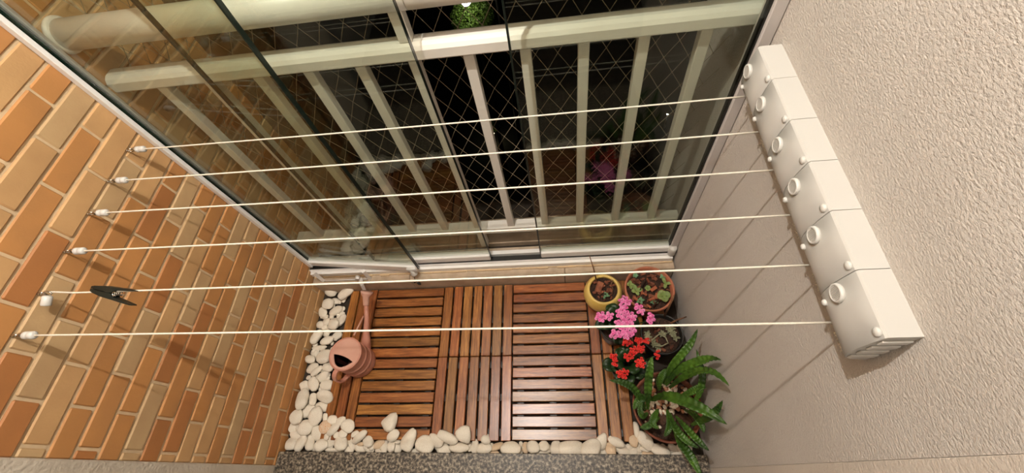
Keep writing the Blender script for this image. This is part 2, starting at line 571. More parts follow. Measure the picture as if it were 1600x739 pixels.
# --- frameless glass window
win = thing('window_1', 'x', 'x'); del win['label']; del win['category']; struct(win)
bm = bmesh.new()
prism_x(bm, [(0.634, 0.088), (0.634, 0.112), (0.646, 0.112), (0.646, 0.120), (0.649, 0.126), (0.657, 0.126), (0.657, 0.104),
             (0.681, 0.104), (0.681, 0.126), (0.698, 0.126), (0.698, 0.088)], XL + 0.003, XR - 0.012)
obj('bottom_track', bm, M['alu'], win)
bm = bmesh.new()
box(bm, XL + 0.0035, XR - 0.0125, 0.6572, 0.6808, 0.1042, 0.108)
obj('track_groove', bm, M['gasket'], win)
bm = bmesh.new()
box(bm, XL + 0.0035, XR - 0.0125, 0.6500, 0.6568, 0.1262, 0.1272)
obj('painted_gap', bm, M['gasket'], win)  # flat dark strip painting in the shaded gap below the glass rail
bm = bmesh.new()
prism_x(bm, [(0.634, 2.42), (0.634, 2.36), (0.698, 2.36), (0.698, 2.42)], XL + 0.003, XR - 0.003)
obj('top_track', bm, M['alu'], win)
bm = bmesh.new()                                    # left jamb with its dark channel
box(bm, XL + 0.001, XL + 0.016, 0.660, 0.672, 0.127, 2.36, 0.001)
obj('frame_jamb', bm, M['alu'], win)
bm = bmesh.new()
box(bm, XL + 0.001, XL + 0.008, 0.6725, 0.690, 0.127, 2.36)
obj('jamb_gasket', bm, M['gasket'], win)
bm = bmesh.new()
box(bm, XL + 0.001, XL + 0.014, 0.6905, 0.700, 0.127, 2.36, 0.001)
obj('frame_jamb', bm, M['jamb'], win)
bm = bmesh.new()                                    # right jamb
box(bm, XR - 0.026, XR - 0.001, 0.656, 0.700, 0.127, 2.36, 0.002)
obj('frame_jamb', bm, M['jamb'], win)
bm = bmesh.new()
box(bm, XR - 0.030, XR - 0.0262, 0.664, 0.684, 0.127, 2.36)
obj('jamb_gasket', bm, M['gasket'], win)
bm = bmesh.new()
lathe(bm, [(0, 0.0), (0.013, 0.0), (0.015, 0.002), (0.015, 0.045), (0.012, 0.05), (0, 0.05)], 24, (XR - 0.018, 0.653, 0.118))
obj('pivot_cap', bm, M['plastic'], win, True)

M['seal'] = noise_mat('dark_edge_seal', srgb(14, 26, 20), srgb(20, 32, 26), 10, 0.3)
def glass_panel(p0, p1, zb, zt, seals):
    """frameless pane between plan points p0 and p1, dark green edges, white shoe at its foot"""
    a, b = Vector(p0 + (0,)), Vector(p1 + (0,))
    t = (b - a).normalized()
    nrm = Vector((-t.y, t.x, 0)) * 0.005
    bm = bmesh.new()
    vs = [[bm.verts.new(Vector((q.x, q.y, z)) + s * nrm) for z in (zb, zt)] for q in (a, b) for s in (-1, 1)]
    (a0, a1), (c0, c1), (b0, b1), (d0, d1) = vs[0], vs[1], vs[2], vs[3]
    for f, mi in (((a0, b0, b1, a1), 0), ((c0, c1, d1, d0), 0), ((a0, a1, c1, c0), 1), ((b0, d0, d1, b1), 1), ((a0, c0, d0, b0), 1), ((a1, b1, d1, c1), 1)):
        bm.faces.new(f).material_index = mi
    g = obj('glass_panel', bm, None, win, mats=[M['glass'], M['glass_edge']])
    bm = bmesh.new()
    n2 = nrm.normalized()
    L = (b - a).length
    for (h0, h1, d) in ((zb - 0.006, zb + 0.03, 0.0145),):
        box(bm, 0, L, -d, d, h0, h1, 0.0025)
    bm.transform(Matrix.Translation(a) @ Matrix.Rotation(math.atan2(t.y, t.x), 4, 'Z'))
    obj('bottom_rail', bm, M['alu'], g)
    for at_, wd_ in seals:
        bm = bmesh.new()
        x0 = -wd_ if at_ == 0 else L
        box(bm, x0, x0 + wd_, -0.007, 0.007, zb - 0.004, zt, 0.001)
        bm.transform(Matrix.Translation(a) @ Matrix.Rotation(math.atan2(t.y, t.x), 4, 'Z'))
        obj('edge_seal', bm, M['seal'], g)
    return g
GY = 0.669
P1 = glass_panel((XL + 0.010, 0.681), (-0.080, 0.634), 0.134, 2.36, [(1, 0.004)])
P2 = glass_panel((-0.262, GY), (0.224, GY), 0.134, 2.36, [(0, 0.0035), (1, 0.001)])
P3 = glass_panel((0.429, GY), (XR - 0.030, GY), 0.134, 2.36, [(0, 0.004)])
# knob latch under the free corner of the open panel, with dark tags
bm = bmesh.new()
lathe(bm, [(0, 0.0), (0.011, 0.0), (0.014, 0.003), (0.014, 0.012), (0.010, 0.014), (0.010, 0.034), (0, 0.034)], 24, (-0.100, 0.617, 0.108))
box(bm, -0.120, -0.079, 0.612, 0.632, 0.128, 0.160, 0.003)
obj('latch', bm, M['plastic'], P1, True)
bm = bmesh.new()
tube(bm, [(-0.100, 0.611, 0.112), (-0.103, 0.603, 0.098), (-0.103, 0.600, 0.085)], 0.0012, 6)
for c, rz in (((-0.108, 0.598, 0.075), 0.4), ((-0.094, 0.594, 0.062), -0.4)):
    b2 = bmesh.new()
    lathe(b2, [(0, -0.012), (0.004, -0.010), (0.006, 0), (0.004, 0.010), (0, 0.012)], 12)
    b2.transform(Matrix.Translation(c) @ Matrix.Rotation(rz, 4, 'Y'))
    me = bpy.data.meshes.new('t'); b2.to_mesh(me); b2.free(); bm.from_mesh(me); bpy.data.meshes.remove(me)
obj('pull_tag', bm, M['gasket'], P1, True)

# small white frame standing on the kerb at left
YB = 0.617
st = thing('window_stay', 'small white metal frame with a jointed arm standing on the kerb by the brick', 'window stay', (-0.43, YB, 0.083))
def stp(name, pts, r, mat, n=4, smooth=False):
    bm = bmesh.new()
    tube(bm, [Vector(p) - Vector((-0.43, YB, 0.083)) for p in pts], r, n)
    return obj(name, bm, mat, st, smooth)
ul = on(489.5, 426, 'y', YB); ur = on(568, 424, 'y', YB)
ul.x = max(ul.x, XL + 0.012)
stp('upright', [(ul.x, YB, 0.083), (ul.x, YB, ul.z)], 0.0095, M['alu'])
stp('upright', [(ur.x - 0.006, YB, 0.083), (ur.x, YB, ur.z + 0.004)], 0.0105, M['alu'])
stp('top_bar', [(ul.x - 0.008, YB + 0.004, ul.z + 0.004), (ur.x, YB + 0.004, ur.z + 0.001)], 0.0055, M['alu'])
stp('rod', [(ul.x, YB - 0.004, 0.0885), (ur.x - 0.01, YB - 0.004, 0.0885)], 0.0025, M['alu'], 8, True)
q0, q1, q2 = on(563, 436, 'y', 0.606), on(565, 444, 'y', 0.594), on(569, 453, 'y', 0.588)
stp('arm', [q0, q1, q2], [0.010, 0.0095, 0.0085], M['alu'])
k0 = on(558.5, 434, 'y', 0.606)
stp('knob', [k0 + Vector((0, 0.007, 0)), k0 - Vector((0, 0.007, 0))], 0.009, M['alu'], 14, True)

# ================================================================== BALCONY RAILING AND NET
rail = thing('balcony_railing', 'cream painted metal balcony railing with balusters behind the glass', 'railing', (0.19, 0.74, 0.115))
def rpart(name, bm, mat=None, smooth=False):
    bm.transform(Matrix.Translation((-0.19, -0.74, -0.115)))
    return obj(name, bm, mat or M['rail_paint'], rail, smooth)
bm = bmesh.new()
tube(bm, [(XL + 0.006, 0.74, 1.170), (0.225, 0.74, 1.170)], 0.033, 28)
tp = rpart('top_pipe', bm, None, True)
bm = bmesh.new()
tube(bm, [(0.228, 0.74, 1.170), (XR - 0.004, 0.74, 1.170)], 0.033, 28)
rpart('top_pipe', bm, None, True)
for x, s in ((XL, 1), (XR, -1)):
    bm = bmesh.new()
    tube(bm, [(x + 0.0025 * s, 0.74, 1.17), (x + 0.006 * s, 0.74, 1.17), (x + 0.012 * s, 0.74, 1.17)], [0.040, 0.0395, 0.035], 28)
    rpart('rosette', bm, M['white_paint'], True)
bm = bmesh.new()
prism_x(bm, [(0.715, 1.030), (0.712, 1.034), (0.712, 1.056), (0.718, 1.064), (0.728, 1.069), (0.752, 1.069), (0.762, 1.064), (0.768, 1.056), (0.768, 1.034), (0.765, 1.030)], XL + 0.004, XR - 0.004)
rpart('middle_rail', bm)
bm = bmesh.new()
box(bm, XL + 0.004, XR - 0.004, 0.722, 0.762, 0.225, 0.262, 0.003)
rpart('bottom_rail', bm)
bmb = bmesh.new()
box(bmb, -0.0125, 0.0125, -0.0125, 0.0125, 0, 1.030 - 0.262, 0.0015)
first = None
for k in range(-4, 7):
    x = 0.05 + 0.1305 * k + 0.0125
    if first is None:
        first = obj('baluster', bmb, M['rail_paint'], rail)
        o = first
    else:
        o = first.copy()
        COL.objects.link(o)
    o.location = (x - 0.19, 0, 0.262 - 0.115)
for x, z0, z1 in ((0.194, 1.069, 1.142), (0.194, 0.116, 0.225)):
    bm = bmesh.new()
    box(bm, x - 0.015, x + 0.015, 0.725, 0.755, z0, z1, 0.002)
    rpart('post', bm)

bm = bmesh.new()
DX, DZ, X0, Z0, NY = 0.0565, 0.0905, 0.218, 1.097, 0.785
def nn(i, j):
    x = X0 + DX * i / 2
    z = Z0 + DZ * j / 2
    return Vector((x + 0.004 * noise.noise(Vector((i, j, 0.3))), NY + 0.004 * noise.noise(Vector((i, j, 5.3))), z + 0.004 * noise.noise(Vector((i, j, 9.3)))))
imin, imax = -27, 25
for j in range(-21, 20):
    for i in range(imin, imax):
        if (i + j) % 2 == 0:
            for s in (1, -1):
                if i + s < imin or i + s > imax:
                    continue
                tube(bm, [nn(i, j), nn(i + s, j + 1)], 0.0009, 4, False)
            m = bmesh.ops.create_icosphere(bm, subdivisions=1, radius=0.0022)
            for v in m['verts']:
                v.co += nn(i, j)
net = tag(obj('safety_net', bm, M['net_cord']), 'diamond mesh cord safety net stretched beyond the railing', 'net')

# ================================================================== DECK TILES
PITCH = 0.3 / 7
SLW, SLL, SLH = 0.0352, 0.2975, 0.018
slat_me = {}
def slat_mesh(L):
    if L not in slat_me:
        bm = bmesh.new()
        box(bm, -L / 2, L / 2, -SLW / 2, SLW / 2, -SLH, 0, 0.0018)
        me = bpy.data.meshes.new('slat')
        bmesh.ops.recalc_face_normals(bm, faces=bm.faces)
        bm.to_mesh(me); bm.free()
        me.materials.append(M['wood'])
        slat_me[L] = me
    return slat_me[L]
def deck_tile(x0, y0, along, label, cols=None):
    cols = cols if cols is not None else range(7)
    W = len(cols) * PITCH if along == 'y' else 0.3
    t = thing('deck_tile', label, 'deck tile', (x0 + W / 2, y0 + 0.15, -0.03), 'slatted wooden deck tiles')
    bm = bmesh.new()
    cx = W / 2
    if along == 'y':
        for yy in (-0.12, 0, 0.12):
            box(bm, -cx + 0.002, cx - 0.002, yy - 0.012, yy + 0.012, 0, 0.0118)
    else:
        for xx in (-0.12, 0, 0.12):
            box(bm, xx - 0.012, xx + 0.012, -0.148, 0.148, 0, 0.0118)
    obj('base_grid', bm, M['black_pot'], t)
    for n_, k in enumerate(cols):
        o = bpy.data.objects.new('slat', slat_mesh(SLL))
        off = (n_ + 0.5) * PITCH
        dz = 0.03 + random.uniform(-0.0006, 0.0006)
        if along == 'y':
            o.location = (-W / 2 + off, random.uniform(-0.0006, 0.0006), dz)
            o.rotation_euler = (0, 0, PI / 2 + random.gauss(0, 0.002))
        else:
            o.location = (random.uniform(-0.0006, 0.0006), -0.15 + off, dz)
            o.rotation_euler = (0, 0, (PI if random.random() < 0.5 else 0) + random.gauss(0, 0.002))
        COL.objects.link(o)
        o.parent = t
    return t
deck_tile(-0.3 - 3 * PITCH, 0.3, 'y', 'narrow three-board deck tile under the watering can spout beside the pebbles', [0, 1, 2])
deck_tile(-0.3 - 3 * PITCH, 0.0, 'y', 'narrow three-board deck tile in front of the watering can handle', [0, 1, 2])
deck_tile(-0.3, 0.3, 'x', 'deck tile of crosswise boards right of the watering can against the kerb')
deck_tile(-0.3, 0.0, 'x', 'deck tile of crosswise boards with a loose white pebble on it')
deck_tile(0.0, 0.3, 'y', 'middle deck tile of lengthwise boards against the kerb')
deck_tile(0.0, 0.0, 'y', 'middle deck tile of lengthwise boards next to the front pebbles')
deck_tile(0.3, 0.3, 'x', 'deck tile of crosswise boards left of the yellow pot')
deck_tile(0.3, 0.0, 'x', 'glossy deck tile of crosswise boards left of the strap-leaved plant')
deck_tile(0.6, 0.3, 'y', 'deck tile of lengthwise boards mostly hidden under the flower pots')
deck_tile(0.6, 0.0, 'y', 'narrow three-board deck tile left of the strap-leaved plant bowl', [0, 1, 2])

# ================================================================== PEBBLES
A = (480, 420, 7.393); B_ = (440, 510, 7.393); Cc = (440, 600, 6.72); D = (560, 630, 8.214); E_ = (680, 650, 8.889); F_ = (840, 650, 6.667)
ST = [  # frame, x, y, half length, half width, angle (deg, clockwise in the photo), layer, kind
 (A,275,255,85,75,20,0,''),(A,445,280,118,64,-35,1,''),(A,325,375,60,38,10,0,''),(A,240,405,76,72,0,1,''),(A,180,500,75,50,60,0,''),(A,330,488,92,52,-25,0,''),
 (A,395,592,78,50,-60,0,''),(A,303,640,75,66,0,1,''),(A,222,610,50,45,0,0,''),(A,150,645,50,45,0,0,''),(A,215,692,35,25,0,0,''),
 (B_,400,120,98,60,-60,1,''),(B_,520,75,40,50,0,0,''),(B_,520,165,80,45,-15,1,''),(B_,640,110,60,45,-30,0,''),(B_,440,245,90,25,-5,0,''),(B_,390,312,50,45,-45,0,''),
 (B_,488,345,95,85,0,1,''),(B_,330,380,65,45,10,1,''),(B_,535,475,75,48,15,1,''),(B_,360,482,80,50,-25,0,''),(B_,405,515,75,36,-40,1,''),(B_,470,585,95,52,-30,0,''),
 (B_,368,660,88,62,50,1,''),(B_,525,685,80,58,0,0,''),(B_,270,690,55,60,-40,0,''),(B_,312,592,30,25,0,0,''),
 (Cc,215,158,108,68,80,1,'big'),(Cc,330,160,65,38,80,1,''),(Cc,455,130,95,62,20,1,''),(Cc,430,240,75,50,-5,0,''),(Cc,270,285,70,50,-50,0,''),(Cc,358,335,92,72,80,1,''),
 (Cc,155,350,75,72,0,1,''),(Cc,125,455,45,48,0,0,''),(Cc,250,455,80,76,0,1,''),(Cc,155,540,70,36,10,0,''),(Cc,104,630,62,58,0,0,''),(Cc,200,625,78,46,-60,1,''),
 (Cc,300,605,85,48,75,0,''),(Cc,380,520,85,58,60,0,''),(Cc,412,645,65,52,-30,1,''),(Cc,458,455,60,58,0,1,'orange'),(Cc,458,360,50,24,80,0,''),(Cc,530,378,52,42,0,1,''),
 (Cc,545,475,70,40,-50,0,''),(Cc,625,388,55,38,-20,0,''),(Cc,695,440,76,60,25,1,''),(Cc,470,555,25,30,0,0,''),(Cc,520,595,75,52,-40,0,''),(Cc,622,620,65,70,0,1,''),
 (Cc,645,525,45,38,0,0,''),(Cc,575,535,30,28,0,0,''),(Cc,770,525,42,26,-20,0,''),(Cc,820,555,82,36,-40,1,''),(Cc,735,612,80,34,60,0,''),(Cc,712,682,50,32,0,0,''),
 (Cc,512,690,52,18,0,0,''),(Cc,600,692,55,20,0,0,''),(Cc,832,668,55,42,0,0,''),(Cc,910,602,46,58,-50,1,''),(Cc,830,628,40,18,0,1,'tan'),
 (D,410,232,110,86,-60,9,'deck'),(D,447,416,78,58,-40,1,''),(D,655,465,140,84,-65,1,'egg'),(D,852,530,116,96,15,1,''),(D,990,480,100,58,25,1,''),(D,260,530,76,44,-20,0,'tan'),
 (D,338,560,40,74,0,0,''),(D,422,555,46,62,0,1,''),(D,500,495,38,20,0,1,''),(D,505,578,48,46,0,0,''),(D,715,612,75,24,0,0,''),(D,265,600,50,30,0,0,''),(D,150,602,48,26,0,0,''),
 (E_,170,300,142,64,22,2,''),(E_,400,262,108,88,60,2,'heart'),(E_,118,462,88,56,0,0,''),(E_,335,442,135,60,0,0,''),(E_,550,420,45,80,5,0,''),(E_,705,320,60,58,0,1,''),
 (E_,680,452,95,70,-20,0,''),(E_,860,425,90,40,-20,0,'tan'),(E_,1045,450,130,76,0,1,''),(E_,1190,400,25,38,0,0,''),(E_,1255,440,48,58,0,0,'tan'),(E_,1355,430,80,66,0,1,''),
 (E_,1510,420,62,56,0,1,''),(E_,1480,502,105,24,-5,0,''),(E_,820,510,58,22,0,0,'tan'),(E_,1180,500,30,34,0,0,''),(E_,482,430,30,56,0,0,''),
 (F_,195,340,58,62,0,0,''),(F_,345,335,116,62,-5,1,''),(F_,550,340,102,68,-25,1,''),(F_,665,265,70,46,-65,2,'tall'),(F_,815,272,75,38,25,1,''),(F_,758,345,45,54,-20,1,'tan'),
 (F_,700,362,42,38,0,0,''),(F_,900,370,54,44,0,0,''),(F_,995,378,38,42,0,0,''),(F_,1035,345,44,34,0,0,''),(F_,1120,345,44,20,10,1,''),(F_,1155,385,58,30,0,0,'tan'),
 (F_,1120,255,86,58,50,1,''),(F_,998,260,38,52,-15,1,'tan'),(F_,1030,148,26,68,0,1,''),(F_,1275,360,90,48,20,1,''),(F_,1415,345,48,32,0,0,''),(F_,1435,400,48,26,0,0,''),
 (F_,1500,350,42,48,0,0,''),(F_,1065,395,34,26,0,0,''),(F_,640,395,38,24,0,0,''),(F_,440,392,38,16,0,0,''),(F_,940,330,38,16,0,0,''),
]
peb_me = {}
def pebble_mesh(seed, kind):
    key = (seed, kind)
    if key not in peb_me:
        bm = bmesh.new()
        m = bmesh.ops.create_icosphere(bm, subdivisions=3, radius=1)
        for v in bm.verts:
            p = v.co
            k = 1 + 0.19 * noise.noise(p * 1.1 + Vector((seed * 7.3, 3.1, 1.7 + seed))) + 0.05 * noise.noise(p * 2.6 + Vector((seed, 8, 2)))
            q = p * k
            # pebbles are superelliptic: flat-sided rather than round
            q.x = math.copysign(abs(q.x) ** 0.86, q.x); q.y = math.copysign(abs(q.y) ** 0.86, q.y)
            if kind in ('deck', 'heart', 'egg', 'tall'):
                q.y *= 1.0 - 0.30 * q.x
                if kind == 'heart' or kind == 'deck':
                    q.y *= 1.0 - 0.12 * q.x
            v.co = q
        me = bpy.data.meshes.new('pebble')
        bm.to_mesh(me); bm.free()
        for p in me.polygons:
            p.use_smooth = True
        peb_me[key] = me
    return peb_me[key]
ORD = ['first', 'second', 'third', 'fourth', 'fifth', 'sixth', 'seventh', 'eighth', 'ninth', 'tenth', 'eleventh', 'twelfth', 'thirteenth', 'fourteenth']
for i, (fr, x, y, a, b, ang, lay, kind) in enumerate(ST):
    px, py = fr[0] + x / fr[2], fr[1] + y / fr[2]
    a, b = a / fr[2], b / fr[2]
    ondeck_probe = on(px, py, 'z', 0.0)
    over_deck = ondeck_probe.y > 0.012 and ondeck_probe.x > -0.425 and ondeck_probe.x < 0.728
    ra, rb = a / 425, b / 425
    hz = 0.42 * (ra + rb) / 2 + 0.3 * min(ra, rb) * 0.4
    base = 0.0 if (lay == 9 or over_deck) else -0.024
    z = base + hz * 0.95 + (0.013 if lay == 1 else 0.016 if lay == 2 else 0)
    if lay in (1, 2) and not over_deck:
        z = max(z, -0.004)
    if over_deck and lay != 9:
        z = base + hz * 0.97
    p = on(px, py, 'z', z)
    # keep clear of wall, threshold
    sm = {'tan': 'stone_tan', 'orange': 'stone_orange'}.get(kind, 'stone')
    me = pebble_mesh(i % 9, kind if kind in ('deck', 'heart', 'egg', 'tall') else '')
    o = bpy.data.objects.new('pebble', me)
    if not me.materials:
        me.materials.append(M['stone'])
    o.location = p
    o.scale = (ra * (1.09 if ra * rb > 0.0005 else 1.16), rb * (1.09 if ra * rb > 0.0005 else 1.16), hz)
    o.rotation_euler = (random.gauss(0, 0.12), random.gauss(0, 0.12), -math.radians(ang))
    COL.objects.link(o)
    o.material_slots[0].link = 'OBJECT'
    o.material_slots[0].material = M[sm]
    left = ondeck_probe.x < -0.42
    if kind == 'deck':
        tag(o, 'white rounded triangular pebble lying alone on the deck boards', 'pebble')
    elif kind == 'orange':
        tag(o, 'white pebble with a rusty orange stain in the front left corner', 'pebble')
    elif kind == 'heart':
        tag(o, 'heart-shaped smooth white pebble overlapping the middle deck tile', 'pebble')
    elif kind == 'egg':
        tag(o, 'tallest egg-shaped cream pebble standing at the front deck edge', 'pebble')
    elif kind == 'big':
        tag(o, 'longest bluish white pebble lying against the brick wall', 'pebble')
    elif kind == 'tall':
        tag(o, 'white pebble leaning upright where the right crosswise tile ends', 'pebble')
    else:
        tone = 'tan' if kind == 'tan' else 'white'
        size = 'large' if ra * rb > 0.00052 else 'small' if ra * rb < 0.00022 else 'medium'
        shape = 'round' if max(ra, rb) / min(ra, rb) < 1.28 else 'oval' if max(ra, rb) / min(ra, rb) < 1.75 else 'narrow'
        head = '%s %s %s pebble ' % (size, shape, tone)
        q = ondeck_probe
        if left and q.y > 0.10:
            side = 'against the brick' if q.x < -0.535 else 'against the deck' if q.x > -0.475 else 'midway from brick to deck'
            where = side + ', level with ' + ORD[min(max(int((0.6 - q.y) / PITCH), 0), 13)] + ' crosswise board'
            tag(o, head + where, 'pebble', 'white pebbles along the brick wall')
        elif left:
            side = 'against the brick' if q.x < -0.515 else 'in mid heap' if q.x < -0.465 else 'on the deck side'
            row = 'touching the granite' if q.y < 0.005 else 'second row back' if q.y < 0.04 else 'third row back' if q.y < 0.075 else 'back of the heap'
            tag(o, head + 'in front left corner, ' + side + ', ' + row, 'pebble', 'white pebbles in the front left corner')
        else:
            row = 'touching the granite' if q.y < -0.010 else 'on the deck edge'
            if q.x < -0.3:
                where = 'below board ' + ORD[int((q.x + 0.3 + 3 * PITCH) / PITCH)] + ' of left narrow tile'
            elif q.x < 0 or 0.3 <= q.x < 0.6:
                f = int(((q.x + 0.3) if q.x < 0 else (q.x - 0.3)) / 0.05)
                where = 'below ' + ('left end', 'left quarter', 'left centre', 'right centre', 'right quarter', 'right end')[min(f, 5)] + ' of ' + ('left' if q.x < 0 else 'right') + ' crosswise tile'
            elif q.x < 0.3:
                where = 'below the ' + ORD[int(q.x / PITCH)] + ' middle tile board'
            elif q.x < 0.6 + 3 * PITCH:
                where = 'below the ' + ORD[int((q.x - 0.6) / PITCH)] + ' board of right narrow tile'
            else:
                where = 'below the ' + ('left' if q.x < 0.80 else 'middle' if q.x < 0.86 else 'right') + ' of the plant bowl'
            tag(o, head + row + ' ' + where, 'pebble', 'white pebbles along the granite threshold')
byl = {}
for o in COL.objects:
    if o.name.startswith('pebble') and 'label' in o:
        byl.setdefault(o['label'], []).append(o)
for lb, os_ in byl.items():
    if len(os_) == 2:
        os_.sort(key=lambda q: q.location.x)
        os_[0]['label'] = 'left-hand ' + lb
        os_[1]['label'] = 'right-hand ' + lb
# beds of small pebbles under the ones that can be told apart
random.seed(3)
for nm, n_, (x0, x1, y0, y1), lb in (('pebble_bed', 120, (XL + 0.022, -0.450, 0.02, 0.58), 'small white gravel under the large pebbles along the brick wall'),
                                     ('pebble_bed', 110, (-0.54, 0.92, -0.024, -0.012), 'small white gravel under the pebbles along the granite threshold')):
    bm = bmesh.new()
    for i in range(n_):
        r = random.uniform(0.009, 0.013)
        blob(bm, (random.uniform(x0, x1), random.uniform(y0, y1), -0.021 + r * 0.45), (r, r * random.uniform(0.7, 1), r * 0.55), i, 0.2, 2, Matrix.Rotation(random.uniform(0, PI), 3, 'Z'))
    o = tag(obj(nm, bm, M['stone'], None, True), lb, 'gravel')
    o['kind'] = 'stuff'

# ================================================================== WATERING CAN
can = thing('watering_can', 'salmon pink plastic watering can with a half-covered top and long spout', 'watering can', (-0.315, 0.284, 0.0))
R0, H = 0.061, 0.142
bm = bmesh.new()
prof = [(0, 0.002), (R0 - 0.004, 0.002), (R0, 0.006)]
for i in range(1, 10):
    z = 0.006 + (H - 0.006) * i / 10
    rr = R0 - 0.002 * (i / 10)
    prof += [(rr, z)]
    if i in (3, 6):
        prof += [(rr + 0.0022, z + 0.002), (rr + 0.0022, z + 0.005), (rr, z + 0.007)]
prof += [(R0 - 0.001, H - 0.008), (R0 + 0.002, H - 0.006), (R0 + 0.002, H), (R0 - 0.003, H + 0.001), (R0 - 0.004, H - 0.006)]
lathe(bm, prof, 48)
obj('body', bm, M['can'], can, True)
bm = bmesh.new()
lathe(bm, [(R0 - 0.004, H - 0.006), (R0 - 0.005, H * 0.6), (R0 - 0.006, 0.008), (0, 0.006)], 48)
obj('shaded_inside', bm, M['can_in'], can)['label'] = 'inside of the can, its shade put into the dark red colour'
# cover plate: disc minus a lens-shaped mouth toward the handle
hd = Vector((-0.35, -0.94)).normalized()           # handle side in plan
sd = Vector((hd.y, -hd.x))
bm = bmesh.new()
N = 40
Rl = R0 - 0.002
def mouth(t):                                       # t along sd, edge of the mouth farther from the handle
    return 0.006 + 0.012 * (1 - (t / 0.044) ** 2)
top, bot = [], []
outer, inner = [], []
for i in range(N + 1):
    t = -0.0435 + 0.087 * i / N
    f = math.sqrt(max(Rl * Rl - t * t, 0))
    lo_ = 0.016 - 0.006 * (1 - (t / 0.0435) ** 2)    # along hd
    up = min(0.016 + 0.034 * (1 - (t / 0.0435) ** 2), f - 0.004)
    outer.append((t, lo_)); inner.append((t, up))
for zz, flip in ((H - 0.002, False), (H - 0.005, True)):
    # far part
    far = [(t, l) for t, l in outer]
    arc = []
    a0 = math.atan2(outer[0][1], outer[0][0]); a1 = math.atan2(outer[-1][1], outer[-1][0])
    M_ = 60
    for k in range(M_ + 1):
        a = a1 - (a1 - (a0 - 2 * PI)) * k / M_
        arc.append((Rl * math.cos(a), Rl * math.sin(a)))
    pts = far + arc
    vs = []
    for t, l in pts:
        q = sd * t + hd * l
        vs.append(bm.verts.new((q.x, q.y, zz)))
    f = bm.faces.new(vs)
    # near crescent
    arc2 = []
    b0 = math.atan2(inner[0][1], inner[0][0]); b1 = math.atan2(inner[-1][1], inner[-1][0])
    for k in range(31):
        a = b1 + (b0 - b1) * k / 30
        arc2.append((Rl * math.cos(a), Rl * math.sin(a)))
    vs = []
    for t, l in inner + arc2:
        q = sd * t + hd * l
        vs.append(bm.verts.new((q.x, q.y, zz)))
    bm.faces.new(vs)
bmesh.ops.triangulate(bm, faces=bm.faces)
obj('cover', bm, M['can_lid'], can)['label'] = 'faded pink cover plate with a lens-shaped mouth'
# spout, root low on the body toward the window
c0 = Vector((-0.315, 0.284, 0))
q1 = on(572, 530, 'z', 0.055) - c0
q2 = on(573, 497, 'z', 0.105) - c0
q3 = on(572, 476, 'z', 0.135) - c0
q4 = on(572, 464, 'z', 0.150) - c0
d12 = (q2 - q1)
q0 = q1 - d12 * 0.5
bm = bmesh.new()
tube(bm, [q0, q1, q1 + d12 * 0.35, q2, q3], [0.020, 0.017, 0.0115, 0.0095, 0.0085], 20)
obj('spout', bm, M['can'], can, True)
q5 = on(573, 458, 'z', 0.158) - c0
bm = bmesh.new()
tube(bm, [q3 - (q4 - q3) * 0.1, q3, q4, q5, q5 + (q5 - q4).normalized() * 0.006], [0.0105, 0.0115, 0.0135, 0.0235, 0.0245], 24)
obj('rose', bm, M['can_lid'], can, True)['label'] = 'flared sprinkler rose'
e1 = on(553, 524, 'z', 0.140) - c0
e2 = on(568, 494, 'z', 0.113) - c0
bm = bmesh.new()
tube(bm, [e1, e2], 0.0032, 10)
obj('brace', bm, M['can_lid'], can, True)
# handle: flat band loop
bm = bmesh.new()
pts = [(0.054, 0.132), (0.070, 0.138), (0.086, 0.130), (0.096, 0.110), (0.095, 0.082), (0.082, 0.058), (0.059, 0.046)]
dense = []
for i in range(len(pts) - 1):
    for k in range(4):
        t = k / 4
        p0, p1, p2, p3 = pts[max(i - 1, 0)], pts[i], pts[i + 1], pts[min(i + 2, len(pts) - 1)]
        dense.append(tuple(0.5 * ((2 * p1[c]) + (-p0[c] + p2[c]) * t + (2 * p0[c] - 5 * p1[c] + 4 * p2[c] - p3[c]) * t * t + (-p0[c] + 3 * p1[c] - 3 * p2[c] + p3[c]) * t ** 3) for c in (0, 1)))
dense.append(pts[-1])
rows = []
for i, (r, z) in enumerate(dense):
    a = Vector(dense[min(i + 1, len(dense) - 1)]) - Vector(dense[max(i - 1, 0)])
    nrm = Vector((-a.y, a.x)).normalized() * 0.0028
    row = []
    for s, wv in ((-1, -0.0085), (-1, 0.0085), (1, 0.0085), (1, -0.0085)):
        rr, z2 = r + nrm.x * s, z + nrm.y * s
        q = hd * rr + sd * wv
        row.append(bm.verts.new((q.x, q.y, z2)))
    rows.append(row)
for a, b in zip(rows, rows[1:]):
    for k in range(4):
        bm.faces.new((a[k], a[(k + 1) % 4], b[(k + 1) % 4], b[k]))
bm.faces.new(rows[0]); bm.faces.new(rows[-1][::-1])
obj('handle', bm, M['can'], can)

